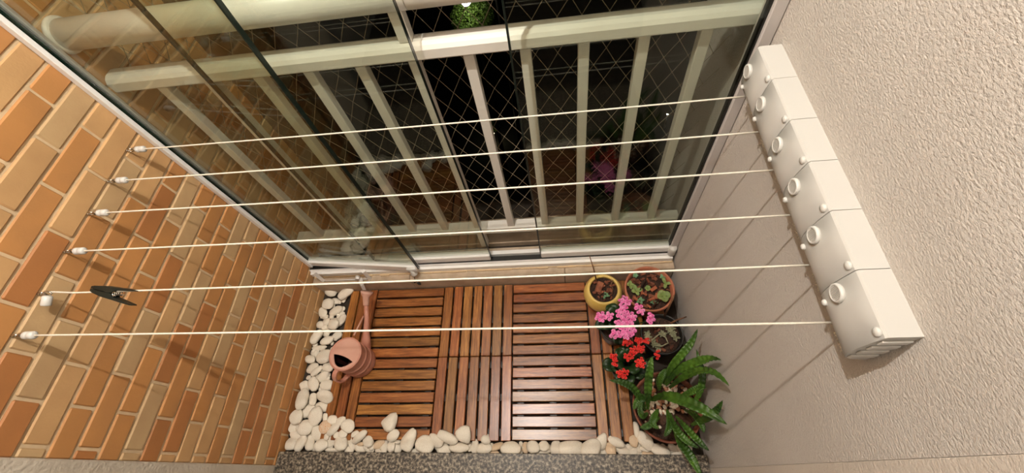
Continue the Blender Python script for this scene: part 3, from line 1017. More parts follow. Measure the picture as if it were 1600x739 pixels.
# ================================================================== POTS AND PLANTS
def pot_mesh(prof, n=48):
    bm = bmesh.new()
    lathe(bm, prof, n)
    return bm
def soil_disc(r, z, seed, mat=None, parent=None):
    bm = bmesh.new()
    rings = 7
    prev = [bm.verts.new((0, 0, z))]
    for i in range(1, rings + 1):
        cur = []
        for k in range(28):
            a = 2 * PI * k / 28
            p = Vector((r * i / rings * math.cos(a), r * i / rings * math.sin(a), z))
            if i < rings:
                p.z += 0.006 * noise.noise(p * 40 + Vector((seed, 0, 0)))
            cur.append(bm.verts.new(p))
        for k in range(28):
            if len(prev) == 1:
                bm.faces.new((prev[0], cur[k], cur[(k + 1) % 28]))
            else:
                bm.faces.new((prev[k], cur[k], cur[(k + 1) % 28], prev[(k + 1) % 28]))
        prev = cur
    return obj('soil', bm, M['soil'], parent, True)
def chips(bm, n, r, z, size, seed, ymin=None):
    rg = random.Random(seed)
    for i in range(n):
        a, d = rg.uniform(0, 2 * PI), r * math.sqrt(rg.random())
        R = Euler((rg.uniform(-0.6, 0.6), rg.uniform(-0.6, 0.6), rg.uniform(0, 6.3))).to_matrix()
        s = size * rg.uniform(0.6, 1.3)
        b2 = []
        c = Vector((d * math.cos(a), d * math.sin(a), z + rg.uniform(0, 0.007)))
        for x in (-1, 1):
            for y in (-0.5, 0.5):
                for zz in (-0.18, 0.18):
                    b2.append(bm.verts.new(c + R @ Vector((x * s * rg.uniform(0.8, 1.1), y * s * rg.uniform(0.7, 1.1), zz * s))))
        for f in ((0, 1, 3, 2), (4, 6, 7, 5), (0, 4, 5, 1), (2, 3, 7, 6), (0, 2, 6, 4), (1, 5, 7, 3)):
            bm.faces.new([b2[j] for j in f])
def leaf(bm, pts, width, fold=0.15, ripple=0.0, nrip=12, tip=0.0, up=(0, 0, 1), seg=24, base=0.25):
    """blade along a smooth centre line; width profile narrow at the base, pointed at the tip"""
    P = [Vector(p) for p in pts]
    def cr(u):
        x = u * (len(P) - 1)
        i = min(int(x), len(P) - 2)
        t = x - i
        p0, p1, p2, p3 = P[max(i - 1, 0)], P[i], P[i + 1], P[min(i + 2, len(P) - 1)]
        return 0.5 * ((2 * p1) + (p2 - p0) * t + (2 * p0 - 5 * p1 + 4 * p2 - p3) * t * t + (3 * p1 - p0 - 3 * p2 + p3) * t ** 3)
    up = Vector(up)
    rows = []
    for k in range(seg + 1):
        u = k / seg
        p = cr(u)
        t = (cr(min(u + 0.02, 1)) - cr(max(u - 0.02, 0))).normalized()
        s = t.cross(up)
        if s.length < 0.05:
            s = t.orthogonal()
        s.normalize()
        n = s.cross(t).normalized()
        wd = width * (base + (1 - base) * min(1, u / 0.35)) * (max(0.0, 1 - max(0, (u - 0.55) / 0.45) ** 2.0) * (1 - tip) + tip)
        wd = max(wd, width * 0.02)
        row = []
        for q in (-1, -0.55, -0.08, 0.08, 0.55, 1):
            rp = ripple * math.sin(u * nrip * 2 * PI + (0.8 if q > 0 else 0)) * min(abs(q), 0.9) * min(1, wd / width + 0.2)
            gr = -0.06 * width if abs(q) < 0.1 else 0
            row.append(bm.verts.new(p + s * (q * wd / 2) + n * (abs(q) * wd / 2 * fold * 2 + rp + gr)))
        rows.append(row)
    for a, b in zip(rows, rows[1:]):
        for k in range(5):
            bm.faces.new((a[k], a[k + 1], b[k + 1], b[k]))
def leaf_obj(name, pts, width, mat, parent, off, **kw):
    bm = bmesh.new()
    leaf(bm, [Vector(p) - Vector(off) for p in pts], width, **kw)
    o = obj(name, bm, mat, parent, True)
    sm = o.modifiers.new('thick', 'SOLIDIFY')
    sm.thickness = 0.0012
    sm.offset = 0
    return o

# --- yellow round pot
c = Vector((0.664, 0.522, 0.0))
t = thing('yellow_pot', 'round yellow glazed pot of soil with a thin twig by the kerb', 'pot', c)
obj('body', pot_mesh([(0, 0.001), (0.045, 0.001), (0.060, 0.014), (0.072, 0.035), (0.0755, 0.055), (0.072, 0.078), (0.064, 0.094), (0.058, 0.100), (0.053, 0.098), (0.052, 0.090), (0.060, 0.06), (0.045, 0.02), (0, 0.012)]), M['yellow'], t, True)
soil_disc(0.0555, 0.082, 1, parent=t)
bm = bmesh.new(); chips(bm, 26, 0.044, 0.086, 0.007, 4); obj('bark_mulch', bm, M['bark'], t)['kind'] = 'stuff'
bm = bmesh.new()
box(bm, -0.012, 0.012, -0.022, 0.022, -0.004, 0.012, 0.003)
bm.transform(Matrix.Translation((-0.016, 0.012, 0.090)) @ Euler((0.3, 0.2, -0.35)).to_matrix().to_4x4())
obj('bark_piece', bm, M['bark'], t)
bm = bmesh.new()
rg = random.Random(5)
for i in range(11):
    a = rg.uniform(0, 6.28); d = rg.uniform(0, 0.012)
    blob(bm, (0.006 + d * math.cos(a), -0.026 + d * math.sin(a), 0.094 + rg.uniform(0, 0.006)), (0.005, 0.004, 0.004), i, 0.2, 1)
obj('succulent', bm, M['leaf_blue'], t, True)
tw0 = Vector((-0.022, 0.030, 0.084)); tw1 = on(921, 399, 'z', 0.195) - c
bm = bmesh.new(); tube(bm, [tw0, tw0.lerp(tw1, 0.5) + Vector((0.002, 0, 0)), tw1], [0.0026, 0.0022, 0.0016], 8)
obj('twig', bm, M['twig'], t, True)
bm = bmesh.new()
tube(bm, [(0.030, -0.02, 0.088), (0.034, 0.0, 0.098), (0.030, 0.02, 0.100), (0.038, 0.034, 0.106)], 0.0016, 6)
obj('dry_stem', bm, M['twig'], t, True)

# --- terracotta pot
c = Vector((0.826, 0.502, 0.0))
t = thing('terracotta_pot', 'wide terracotta pot with green leaves and bark in the far right corner', 'pot', c)
obj('body', pot_mesh([(0, 0.001), (0.058, 0.001), (0.066, 0.01), (0.082, 0.118), (0.089, 0.120), (0.090, 0.138), (0.087, 0.141), (0.083, 0.139), (0.080, 0.118), (0.06, 0.02), (0, 0.012)]), M['terra'], t, True)
soil_disc(0.0805, 0.112, 2, parent=t)
bm = bmesh.new(); chips(bm, 60, 0.070, 0.117, 0.009, 9); obj('bark_mulch', bm, M['bark'], t)['kind'] = 'stuff'
bm = bmesh.new(); chips(bm, 9, 0.066, 0.122, 0.011, 12); obj('clay_shards', bm, M['clay'], t)
def rosette(cx, cy, z, n, L, wd, seed, mat, name='succulent'):
    bm = bmesh.new()
    rg = random.Random(seed)
    for i in range(n):
        a = 6.28 * i / n + rg.uniform(-0.3, 0.3)
        d = Vector((math.cos(a), math.sin(a), 0))
        l = L * rg.uniform(0.7, 1.1)
        b0 = Vector((cx, cy, z))
        leaf(bm, [b0, b0 + d * l * 0.5 + Vector((0, 0, l * 0.35)), b0 + d * l + Vector((0, 0, l * 0.35))], wd * rg.uniform(0.8, 1.1), fold=0.2, seg=8, base=0.5)
    o = obj(name, bm, mat, t, True)
    m_ = o.modifiers.new('thick', 'SOLIDIFY'); m_.thickness = 0.002; m_.offset = 0
for (px, py, n, L, wd, mt) in ((1036, 462, 5, 0.026, 0.026, 'leaf_pale'), (994, 455, 4, 0.024, 0.016, 'leaf_pale'), (985, 445, 4, 0.018, 0.014, 'leaf_pale'), (1012, 450, 4, 0.014, 0.014, 'leaf_pale'),
                               (1040, 443, 3, 0.024, 0.014, 'leaf_pale'), (1000, 470, 5, 0.018, 0.010, 'leaf_blue'), (993, 430, 5, 0.014, 0.010, 'leaf_blue'), (1036, 432, 5, 0.015, 0.009, 'leaf_blue'), (1022, 472, 4, 0.014, 0.010, 'leaf_blue')):
    q = on(px, py, 'z', 0.125) - c
    rosette(q.x, q.y, 0.121, n, L, wd, int(px), M[mt])
bm = bmesh.new()
for a_, b_ in (((1004, 440), (998, 462)), ((1008, 436), (1001, 452)), ((1020, 478), (1030, 468))):
    tube(bm, [on(*a_, 'z', 0.136) - c, on(*b_, 'z', 0.125) - c], 0.003, 6)
obj('dry_stem', bm, M['soil'], t, True)

# --- black succulent pot
c = Vector((0.846, 0.335, 0.0))
t = thing('black_pot', 'black plastic pot of trailing grey succulents in front of the terracotta pot', 'pot', c)
obj('body', pot_mesh([(0, 0.001), (0.052, 0.001), (0.056, 0.006), (0.068, 0.112), (0.073, 0.113), (0.073, 0.126), (0.070, 0.127), (0.067, 0.124), (0.05, 0.02), (0, 0.012)]), M['black_pot'], t, True)
soil_disc(0.0665, 0.105, 3, parent=t)
bm = bmesh.new(); chips(bm, 16, 0.055, 0.109, 0.008, 33); obj('bark_mulch', bm, M['bark'], t)['kind'] = 'stuff'
rg = random.Random(8)
for (px, py, n) in ((1013, 527, 6), (1022, 535, 7), (1036, 520, 6), (1046, 514, 6), (1052, 520, 6), (1012, 520, 5), (1030, 541, 6), (1056, 526, 5), (1050, 512, 5)):
    q = on(px, py, 'z', 0.125) - c
    rosette(q.x, q.y, 0.112, n, 0.016, 0.007, px, M['leaf_grey'])
bm = bmesh.new()
tube(bm, [on(u, v, 'z', 0.128) - c for u, v in ((1018, 532), (1030, 522), (1040, 527), (1044, 536), (1034, 541), (1024, 540))], 0.0022, 8)
obj('trailing_stem', bm, M['leaf_grey'], t, True)
bm = bmesh.new()
tube(bm, [on(1038, 494, 'z', 0.12) - c, on(1046, 478, 'z', 0.20) - c, on(1053, 462, 'z', 0.25) - c], [0.004, 0.0035, 0.003], 8)
tube(bm, [on(1042, 508, 'z', 0.12) - c, on(1058, 500, 'z', 0.19) - c, on(1072, 495, 'x', 0.93) - c], [0.004, 0.003, 0.0022], 8)
obj('twig', bm, M['twig'], t, True)

# --- kalanchoes
def floret(bm, c, r, rg, up):
    """double flower: three turns of small rounded petals"""
    z = Vector(up).normalized()
    x = z.orthogonal().normalized()
    y = z.cross(x)
    ph = rg.uniform(0, 6.28)
    for ring, (rr, hh, n) in enumerate(((1.0, 0.0, 7), (0.68, 0.28, 6), (0.34, 0.42, 4))):
        for k in range(n):
            a = ph + 2 * PI * k / n + ring * 0.4
            d = x * math.cos(a) + y * math.sin(a)
            s = x * -math.sin(a) + y * math.cos(a)
            b0 = c + z * (hh * r)
            w_ = rr * r * 0.52
            v = [b0 + d * rr * r * 0.15, b0 + d * rr * r * 0.7 + s * w_ + z * 0.18 * r, b0 + d * rr * r + z * (0.30 + 0.1 * ring) * r, b0 + d * rr * r * 0.7 - s * w_ + z * 0.18 * r]
            vs = [bm.verts.new(p) for p in v]
            bm.faces.new(vs)
def kalanchoe(name, label, c, rpot, hpot, fl, z0, mat, fr, seed, leaves):
    c = Vector(c)
    t = thing(name, label, 'potted plant', c)
    obj('pot', pot_mesh([(0, 0.001), (rpot * 0.72, 0.001), (rpot * 0.76, 0.006), (rpot * 0.93, hpot - 0.014), (rpot, hpot - 0.013), (rpot, hpot), (rpot * 0.95, hpot), (rpot * 0.9, hpot - 0.01), (rpot * 0.7, 0.02), (0, 0.012)]), M['black_pot'], t, True)
    soil_disc(rpot * 0.91, hpot - 0.016, seed, parent=t)
    rg = random.Random(seed)
    for i in range(leaves):
        a = 6.28 * i / leaves + rg.uniform(-0.25, 0.25)
        lay = i % 3
        L = (0.075, 0.062, 0.045)[lay] * rg.uniform(0.85, 1.1)
        zz = hpot + (0.012, 0.035, 0.058)[lay]
        d = Vector((math.cos(a), math.sin(a), 0))
        b0 = Vector((0, 0, hpot - 0.01 + lay * 0.02)) + d * 0.008
        pt = [b0, Vector((0, 0, zz)) + d * L * 0.5, Vector((0, 0, zz + 0.012)) + d * L * 0.85, Vector((0, 0, zz + 0.006)) + d * L * 1.05]
        pt = [Vector((min(p.x, 0.93 - c.x), p.y, p.z)) for p in pt]
        bm = bmesh.new()
        leaf(bm, pt, 0.046 * rg.uniform(0.8, 1.1), fold=0.12, seg=12, base=0.3)
        o = obj('leaf', bm, M['leaf_dark'], t, True)
        m_ = o.modifiers.new('thick', 'SOLIDIFY'); m_.thickness = 0.003; m_.offset = 0
    for cl in fl:
        bm = bmesh.new()
        bs = bmesh.new()
        ctr = Vector((0, 0, 0)); n_ = 0
        for (u, v, ru, rv, cnt) in [cl]:
            base = on(u, v, 'z', z0) - c
            for k in range(cnt):
                a = rg.uniform(0, 6.28); d = math.sqrt((k + 0.5) / cnt)
                off = Vector((ru * d * math.cos(a * 1 + k * 2.4), -rv * d * math.sin(a * 0 + k * 2.4 + a))) if False else Vector((ru * d * math.cos(k * 2.4 + seed), rv * d * math.sin(k * 2.4 + seed)))
                p = on(u + off.x, v + off.y, 'z', z0 + 0.012 * (1 - d) + rg.uniform(-0.004, 0.004)) - c
                floret(bm, p, fr * rg.uniform(0.85, 1.15), rg, (off.x * 0.05 / max(ru, 1), -off.y * 0.05 / max(rv, 1), 0.12))
                tube(bs, [base + Vector((0, 0, -0.03)), p + Vector((0, 0, -0.001))], 0.0009, 4)
            tube(bs, [Vector((base.x * 0.3, base.y * 0.3, hpot - 0.012)), Vector((base.x * 0.8, base.y * 0.8, (hpot + z0) / 2)), base + Vector((0, 0, -0.03))], 0.002, 6)
        h = obj('flower_cluster', bm, mat, t)
        obj('stalk', bs, M['leaf_dark'], h, True)
PK = [(938.5, 495, 9, 7, 10), (953, 494, 6, 6, 6), (976, 473, 10, 10, 14), (972, 490, 9, 9, 12), (985, 497, 9, 10, 13), (970, 507, 9, 9, 12), (985, 515, 9, 8, 11), (962, 522, 8, 7, 8), (977, 523, 10, 6, 10),
      (998, 482, 6, 7, 6), (1002, 488, 4, 5, 4), (1017, 497, 4.5, 9, 8)]
kalanchoe('pink_kalanchoe', 'potted kalanchoe with clustered double pink flowers beside the yellow pot', (0.695, 0.375, 0), 0.062, 0.11, PK, 0.215, M['pink'], 0.0068, 11, 12)
RD = [(980, 535, 8, 6, 10), (998, 532, 7, 5, 8), (1010, 533, 4, 5, 5), (990, 549, 8, 7, 10), (1002, 545, 6, 5, 7), (981, 558, 7, 6, 8), (1001, 567, 8, 8, 12), (959, 558, 6, 5, 7), (961, 568, 4, 6, 5),
      (973, 584, 9, 8, 13), (1027, 553, 4, 7, 6)]
kalanchoe('red_kalanchoe', 'potted kalanchoe with small red flowers between pink flowers and strap leaves', (0.712, 0.232, 0), 0.052, 0.10, RD, 0.195, M['red'], 0.0052, 21, 13)

# --- strap-leaved plant in a terracotta bowl
c = Vector((0.826, 0.098, 0.0))
t = thing('strap_leaved_plant', 'terracotta bowl plant with long wavy green strap leaves by the cream wall', 'potted plant', c)
obj('bowl', pot_mesh([(0, 0.001), (0.070, 0.001), (0.080, 0.008), (0.104, 0.085), (0.110, 0.112), (0.109, 0.118), (0.104, 0.117), (0.098, 0.09), (0.07, 0.02), (0, 0.012)]), M['old_terra'], t, True)
soil_disc(0.0985, 0.094, 6, parent=t)
bm = bmesh.new()
bm_brown = bmesh.new()
rg = random.Random(14)
for i in range(210):
    if i < 170:
        u, v = rg.uniform(1012, 1090), rg.uniform(588, 646)
    else:
        u, v = rg.uniform(990, 1040), rg.uniform(620, 670)
    q = on(u, v, 'z', 0.104) - c
    if q.xy.length > 0.090:
        continue
    r = rg.uniform(0.005, 0.0105)
    blob(bm_brown if rg.random() < 0.42 else bm, (q.x, q.y, 0.098 + r * 0.5), (r, r * 0.8, r * 0.6), i, 0.2, 2, Matrix.Rotation(rg.uniform(0, 3), 3, 'Z'))
obj('top_pebbles', bm, M['small_pebble'], t, True)['kind'] = 'stuff'
obj('top_pebbles', bm_brown, M['small_brown'], t, True)['kind'] = 'stuff'
bm = bmesh.new()
rg = random.Random(15)
for i in range(34):
    q = on(rg.uniform(1010, 1080), rg.uniform(640, 690), 'z', 0.1) - c
    if q.xy.length > 0.085:
        continue
    R = Euler((rg.uniform(-0.4, 0.4), rg.uniform(-0.4, 0.4), rg.uniform(0, 6))).to_matrix()
    p = [Vector((q.x, q.y, 0.1)) + R @ Vector(k) for k in ((-0.018, 0, 0.003), (0, 0, 0.006), (0.02, 0, 0.002))]
    leaf(bm, p, 0.018, seg=6, base=0.4)
obj('dead_leaves', bm, M['dead_leaf'], t, True)['kind'] = 'stuff'
def lp(u, v, z):
    p = on(u, v, 'z', z)
    if p.x > 0.932:
        p = on(u, v, 'x', 0.932)
    return p
LV = [  # centre line (pixel, height), width, ripple
 ([(1036, 600, .14), (1048, 575, .22), (1066, 553, .28), (1080, 535, .31), (1090, 514, .34)], .023),
 ([(1040, 602, .14), (1058, 580, .22), (1085, 567, .29), (1108, 561, .34), (1126, 562, .37)], .026),
 ([(1046, 606, .14), (1066, 590, .23), (1092, 580, .32), (1116, 583, .39), (1139, 602, .43)], .024),
 ([(1078, 640, .13), (1092, 615, .20), (1097, 590, .24), (1094, 570, .25), (1088, 546, .26)], .021),
 ([(1012, 640, .13), (1012, 618, .20), (1013, 595, .25), (1016, 572, .29), (1019, 557, .30)], .024),
 ([(1008, 640, .13), (1000, 622, .18), (988, 606, .22), (972, 598, .24), (952, 594, .25)], .023),
 ([(1018, 624, .14), (1040, 619, .23), (1072, 628, .30), (1104, 643, .34), (1136, 663, .355)], .033),
 ([(1080, 664, .16), (1098, 656, .23), (1112, 648, .27), (1121, 638, .30), (1129, 626, .33)], .022),
 ([(1046, 645, .14), (1052, 662, .18), (1062, 678, .21), (1076, 691, .22), (1092, 700, .22)], .022),
 ([(1056, 650, .14), (1068, 664, .19), (1082, 680, .22), (1096, 694, .24), (1108, 704, .24)], .020),
 ([(1052, 665, .12), (1062, 690, .17), (1075, 708, .20), (1086, 726, .21), (1097, 748, .21)], .026),
 ([(1030, 652, .13), (1018, 662, .15), (1008, 667, .16), (1000, 668, .165)], .020),
 ([(1028, 640, .13), (1022, 652, .16), (1020, 662, .17), (1030, 670, .17)], .022),
 ([(1025, 625, .13), (1006, 622, .17), (996, 628, .18), (990, 640, .17)], .024),
 ([(1062, 620, .13), (1080, 612, .18), (1094, 606, .21), (1103, 606, .23)], .022),
 ([(1030, 610, .12), (1030, 596, .16), (1036, 584, .19), (1042, 576, .20)], .022),
 ([(1042, 640, .13), (1046, 658, .16), (1044, 672, .18), (1038, 682, .18)], .020),
 ([(1070, 640, .13), (1084, 648, .18), (1096, 664, .21), (1100, 676, .21)], .020),
 ([(1012, 645, .13), (1004, 650, .16), (1000, 640, .18), (1004, 628, .19)], .018),
]
for pts, wd in LV:
    leaf_obj('leaf', [lp(*p) for p in pts], wd, M['strap'], t, c, fold=0.14, ripple=0.0026, nrip=14, seg=64, base=0.3)

# ================================================================== CLOTHESLINES
HY = [0.601, 0.503, 0.410, 0.311, 0.213, 0.125]
BY = [0.598, 0.497, 0.401, 0.301, 0.204, 0.107]
words = ['farthest clothesline, nearest the glass, white cord from brick wall to reel', 'second clothesline from the glass, white cord from brick wall to reel',
         'third clothesline from the glass, white cord from brick wall to reel', 'fourth clothesline from the glass, white cord from brick wall to reel',
         'white clothesline holding the dark green peg, its plastic sleeve hanging loose', 'nearest clothesline, lowest in the photo, white cord from brick wall to reel']
for i in range(6):
    h = Vector((XL, HY[i], 0.945))
    t = thing('clothesline', words[i], 'clothesline', h, 'white clotheslines')
    bm = bmesh.new()                                # screw eye and hook
    tube(bm, [(-0.008, 0, 0), (0.006, 0, 0)], 0.0020, 10)
    ring = [(0.012 + 0.006 * math.cos(a), 0.0, 0.006 * math.sin(a)) for a in [PI + 2 * PI * k / 16 for k in range(16)]]
    tube(bm, ring + ring[:1], 0.0016, 8)
    tube(bm, [(0.012 + 0.0055, -0.003, 0.003), (0.020, 0.003, 0.004), (0.029, 0.003, 0.002), (0.033, 0, -0.001), (0.028, -0.003, -0.003), (0.019, -0.002, -0.002)], 0.0015, 8)
    obj('hook', bm, M['chrome'], t, True)['label'] = 'steel screw hook'
    e = Vector((0.917, BY[i], 0.9475)) - h
    bm = bmesh.new()
    if i == 4:
        q = Vector((0.026, 0, -0.001))
        N = 24
        pts = [q + (e - q) * (k / N) + Vector((0, 0, -0.004 * math.sin(PI * k / N))) for k in range(N + 1)]
        tube(bm, [q + Vector((-0.004, 0.004, 0)), q + Vector((0.004, 0.004, -0.001))] + pts[1:], 0.0018, 8)
        sl = bmesh.new()
        tube(sl, [(0.024, -0.004, -0.002), (0.0235, -0.006, -0.003), (0.021, -0.021, -0.010), (0.0208, -0.0225, -0.0107)], [0.006, 0.0085, 0.0085, 0.0075], 20)
    else:
        q = Vector((0.030, 0, 0))
        N = 24
        pts = [q + (e - q) * (k / N) + Vector((0, 0, -0.004 * math.sin(PI * k / N))) for k in range(N + 1)]
        tube(bm, pts, 0.0018, 8)
        sl = bmesh.new()
        tube(sl, [(0.029, 0, 0), (0.031, 0, 0), (0.039, 0, 0), (0.0405, 0, 0), (0.042, 0, 0), (0.051, 0, 0), (0.053, 0, 0)], [0.0055, 0.0078, 0.0078, 0.0064, 0.0078, 0.0078, 0.005], 20)
    obj('cord', bm, M['cord'], t, True)
    obj('sleeve', sl, M['plastic'], t, True)['label'] = 'white plastic sleeve at the hook end'

# --- peg on the fifth line
pc = on(146, 450.5, 'z', 0.9455)
t = thing('clothes_peg', 'dark green plastic clothes peg clipped on a cord by the brick wall', 'clothes peg', pc)
pa = on(219, 455, 'z', 0.94) - pc
pb = on(210, 477, 'z', 0.93) - pc
for tip, s in ((pa, 1), (pb, -1)):
    bm = bmesh.new()
    d = tip.normalized()
    sdv = (pa - pb).normalized() * s
    up = d.cross(sdv).normalized()
    L = tip.length
    sec = [(0.0, 0.0042, 0.0055), (0.08, 0.0056, 0.0075), (0.3, 0.0062, 0.0080), (0.49, 0.0046, 0.0080), (0.56, 0.0040, 0.0075), (0.75, 0.0030, 0.0070), (0.95, 0.0012, 0.0060), (1.0, 0.0002, 0.005)]
    rows = []
    for u, th, wd in sec:
        p = d * (L * u) + sdv * 0.0005
        sep = (pa - pb).length / 2 * u
        inn = -sep * 0.96 if u < 0.5 else -0.0015
        rows.append([bm.verts.new(p + sdv * q + up * b * wd) for q, b in ((inn, -1), (th, -1), (th, 1), (inn, 1))])
    for a, b in zip(rows, rows[1:]):
        for k in range(4):
            bm.faces.new((a[k], a[(k + 1) % 4], b[(k + 1) % 4], b[k]))
    bm.faces.new(rows[0]); bm.faces.new(rows[-1][::-1])
    obj('jaw', bm, M['peg'], t)
bm = bmesh.new()
mid = (pa + pb) * 0.28
sp = (pa - pb).normalized(); upv = pa.cross(pb).normalized()
coil = [mid + (pa.normalized() * math.cos(a) + sp * math.sin(a)) * 0.004 + upv * (-0.009 + 0.018 * k / 40) for k, a in enumerate([k * 2 * PI / 8 for k in range(41)])]
tube(bm, coil, 0.0009, 6)
obj('spring', bm, M['chrome'], t, True)

# --- six clothesline reels on the right wall
seams = [0.622, 0.530, 0.428, 0.337, 0.244, 0.148, 0.054]
rw = ['clothesline reel housing at the glass end, farthest of the six', 'second clothesline reel housing from the glass end', 'third clothesline reel housing from the glass end',
      'fourth clothesline reel housing from the glass end', 'fifth clothesline reel housing, next to the nearest one', 'nearest clothesline reel housing with the open louvred end']
prof = [(0.000, 0.930), (0.000, 1.050), (0.040, 1.050), (0.0425, 1.047), (0.0465, 1.025), (0.0490, 1.000), (0.0490, 0.985), (0.0470, 0.970), (0.0430, 0.957), (0.0360, 0.947), (0.026, 0.939)]
for i in range(6):
    y1, y0 = seams[i] - 0.0005, seams[i + 1] + 0.0005
    yc = (y0 + y1) / 2
    t = thing('clothesline_reel', 'white ' + rw[i], 'clothesline reel', (XR, yc, 0.93), 'white clothesline reels')
    bm = bmesh.new()
    pr = [(-d, z - 0.93) for d, z in prof]
    a = [bm.verts.new((x, y0 - yc, z)) for x, z in pr]
    b = [bm.verts.new((x, y1 - yc, z)) for x, z in pr]
    n = len(pr)
    sm = []
    for k in range(n):
        f = bm.faces.new((a[k], a[(k + 1) % n], b[(k + 1) % n], b[k]))
        if k >= 3:
            f.smooth = True
    bm.faces.new(a[::-1]); bm.faces.new(b)
    obj('housing', bm, M['housing'], t)
    L = y1 - y0
    def onface(dy, z):                              # point on the front face, in the reel's frame
        for (d0, z0), (d1, z1) in zip(prof[2:], prof[3:]):
            if z1 <= z <= z0:
                f = (z0 - z) / (z0 - z1)
                return Vector((-(d0 + (d1 - d0) * f), dy, z - 0.93))
        return Vector((-0.047, dy, z - 0.93))
    def disc(name, dy, z, prf, nn, mat, smooth=True):
        bm = bmesh.new()
        lathe(bm, prf, nn)
        p = onface(dy, z)
        bm.transform(Matrix.Translation(p) @ Matrix.Rotation(-PI / 2, 4, 'Y'))
        return obj(name, bm, mat, t, smooth)
    k = disc('knob', L / 2 - 0.015, 1.005, [(0, -0.002), (0.0140, -0.002), (0.0146, 0.002), (0.0138, 0.0045), (0.0112, 0.0052), (0.0106, 0.0034), (0, 0.0034)], 28, M['plastic'])
    bm = bmesh.new()
    for q in range(-4, 5):
        hw = math.sqrt(max(0.0104 ** 2 - (q * 0.0022) ** 2, 0)) * 0.95
        box(bm, 0.0030, 0.0046, q * 0.0022 - 0.0006, q * 0.0022 + 0.0006, -hw, hw)
    bm.transform(Matrix.Translation(onface(L / 2 - 0.015, 1.005)) @ Matrix.Scale(-1, 4, (1, 0, 0)))
    obj('grip_ribs', bm, M['plastic'], k)
    disc('cap', -L / 2 + 0.010, 1.041, [(0, -0.002), (0.0062, -0.002), (0.0066, 0.002), (0.005, 0.004), (0, 0.0045)], 18, M['plastic'])
    disc('stud', L / 2 - 0.015, 0.966, [(0, -0.002), (0.005, -0.002), (0.005, 0.003), (0.0035, 0.005), (0, 0.005)], 14, M['plastic'])
    bm = bmesh.new()                                # bush the cord runs out of
    bz = Vector((-0.034, BY[i] - yc, 0.9465 - 0.93))
    tube(bm, [bz + Vector((0.006, 0, 0.004)), bz, bz + Vector((-0.002, 0, -0.0005))], [0.0045, 0.0045, 0.003], 14)
    obj('cord_bush', bm, M['gasket'], t, True)
    bm = bmesh.new()                                # curled end of the cord under the housing
    rg = random.Random(i)
    y_ = BY[i] - yc - 0.012
    pts = []
    for q in range(22):
        pts.append(Vector((-0.031 - 0.003 * math.sin(q * 1.9) , y_ - q * 0.0014, 0.9395 - 0.93 + 0.003 * math.cos(q * 1.9))))
    tube(bm, pts, 0.0011, 6)
    obj('cord_end', bm, M['cord'], t, True)
    if i == 5:
        bm = bmesh.new()
        for q, (z0, z1) in enumerate(((0.955, 0.968), (0.978, 0.991), (1.001, 1.014), (1.024, 1.037))):
            box(bm, -0.040, -0.004, y0 - yc - 0.003, y0 - yc - 0.0002, z0 - 0.93, z1 - 0.93, 0.0008)
        obj('end_louvre', bm, M['plastic'], t)

# ================================================================== CEILING LAMP
t = thing('ceiling_lamp', 'round white ceiling lamp above the balcony, out of the frame', 'lamp', (LAMP.x, LAMP.y, 2.5))
bm = bmesh.new()
lathe(bm, [(0, 0), (0.09, 0), (0.09, -0.02), (0.075, -0.03), (0, -0.03)], 40)
obj('base', bm, M['lamp_base'], t, True)
bm = bmesh.new()
lathe(bm, [(0, -0.030), (0.062, -0.0305), (0.058, -0.040), (0.04, -0.046), (0, -0.048)], 40)
obj('diffuser', bm, M['bulb'], t, True)

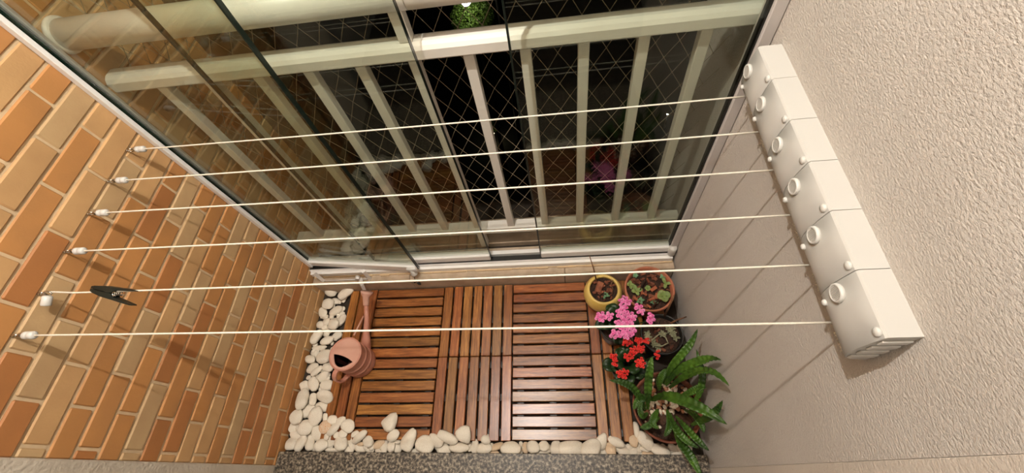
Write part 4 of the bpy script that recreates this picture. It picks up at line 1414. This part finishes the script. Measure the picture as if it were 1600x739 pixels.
# ================================================================== NIGHT OUTSIDE, FAR BELOW
GZ = -14.0
bm = bmesh.new()
box(bm, -40, 40, 4, 60, GZ - 0.5, GZ)
struct(obj('ground', bm, M['ground']))
def lamp_post(px, py, Y, rb, mat, label, power, col, arm=True):
    p = on(px, py, 'y', Y)
    t = thing('street_lamp' if arm else 'garden_lamp', label, 'lamp', (p.x, p.y, GZ))
    h = p.z - GZ
    bm = bmesh.new()
    if arm:
        tube(bm, [(0.9, 0.2, 0), (0.9, 0.2, h + 0.3), (0.7, 0.15, h + 0.55), (0, 0, h + 0.42)], [0.07, 0.05, 0.045, 0.04], 10)
    else:
        tube(bm, [(0, 0, 0), (0, 0, h - rb * 0.6)], 0.04, 10)
    obj('pole', bm, M['black_pot'], t, True)
    bm = bmesh.new()
    if arm:
        lathe(bm, [(0, 0.45), (0.12, 0.42), (0.24, 0.14), (0.22, 0.12), (0.1, 0.36), (0, 0.38)], 20, (0, 0, h))
    else:
        lathe(bm, [(0, rb * 1.8), (rb * 1.4, rb * 1.2), (rb * 1.3, rb * 1.1), (0, rb * 1.4)], 20, (0, 0, h))
    obj('shade', bm, M['black_pot'], t, True)
    bm = bmesh.new()
    bmesh.ops.create_icosphere(bm, subdivisions=3, radius=rb)
    bm.transform(Matrix.Translation((0, 0, h)))
    obj('bulb', bm, mat, t, True)
    l = bpy.data.lights.new('lamp_light', 'POINT')
    l.energy = power
    l.color = col
    l.shadow_soft_size = 0.1
    lo = bpy.data.objects.new('lamp_light', l)
    lo.location = (p.x, p.y - rb * 1.4 - 0.1, p.z - rb * 1.6)
    COL.objects.link(lo)
    return p
pA = lamp_post(727, 0, 12.0, 0.17, M['street_bulb'], 'lit street lamp above a tree in the dark beyond the net', 10, (1, 0.95, 0.75))
pB = lamp_post(771, 208, 14.5, 0.05, M['garden_bulb'], 'tiny yellow garden lamp beside a shrub far below', 3, (1, 0.85, 0.5), False)
pC = lamp_post(1043, 178, 14.5, 0.045, M['street_bulb'], 'tiny white glint in the right glass panel, made by an added lamp', 2, (1, 1, 1), False)  # lamp added to stand in for a white glint on the glass
def tree(name, label, c, r, trunk_z, n, seed):
    t = thing(name, label, 'tree' if r > 0.6 else 'shrub', (c.x, c.y, trunk_z))
    bm = bmesh.new()
    tube(bm, [(0, 0, 0), (0.05, 0, (c.z - trunk_z) * 0.6), (0, 0, c.z - trunk_z)], [0.12 * r + 0.02, 0.09 * r, 0.04 * r], 8)
    obj('trunk', bm, M['bark_tree'], t, True)
    bm = bmesh.new()
    rg = random.Random(seed)
    for i in range(n):
        v = Vector((rg.gauss(0, 1), rg.gauss(0, 1), rg.gauss(0, 1))).normalized() * r * rg.uniform(0.55, 1) ** 0.5
        v.z *= 0.75
        p = v + Vector((0, 0, c.z - trunk_z))
        R = Euler((rg.uniform(-0.8, 0.8), rg.uniform(-0.8, 0.8), rg.uniform(0, 6.3))).to_matrix()
        s = 0.04 * rg.uniform(0.7, 1.3)
        vs = [bm.verts.new(p + R @ Vector(q)) for q in ((-s, 0, 0), (0, -s * 0.5, 0.01), (s, 0, 0), (0, s * 0.5, 0.01))]
        bm.faces.new(vs)
    obj('foliage', bm, M['tree_leaf'], t)['kind'] = 'stuff'
tree('street_tree', 'dark tree with a green crown lit by the street lamp', Vector((pA.x, pA.y + 0.5, pA.z - 0.85)), 0.7, GZ, 4200, 2)
tree('garden_shrub', 'small shrub glowing faintly under the tiny yellow lamp', Vector((pB.x, pB.y + 0.55, pB.z - 0.1)), 0.3, GZ, 500, 3)
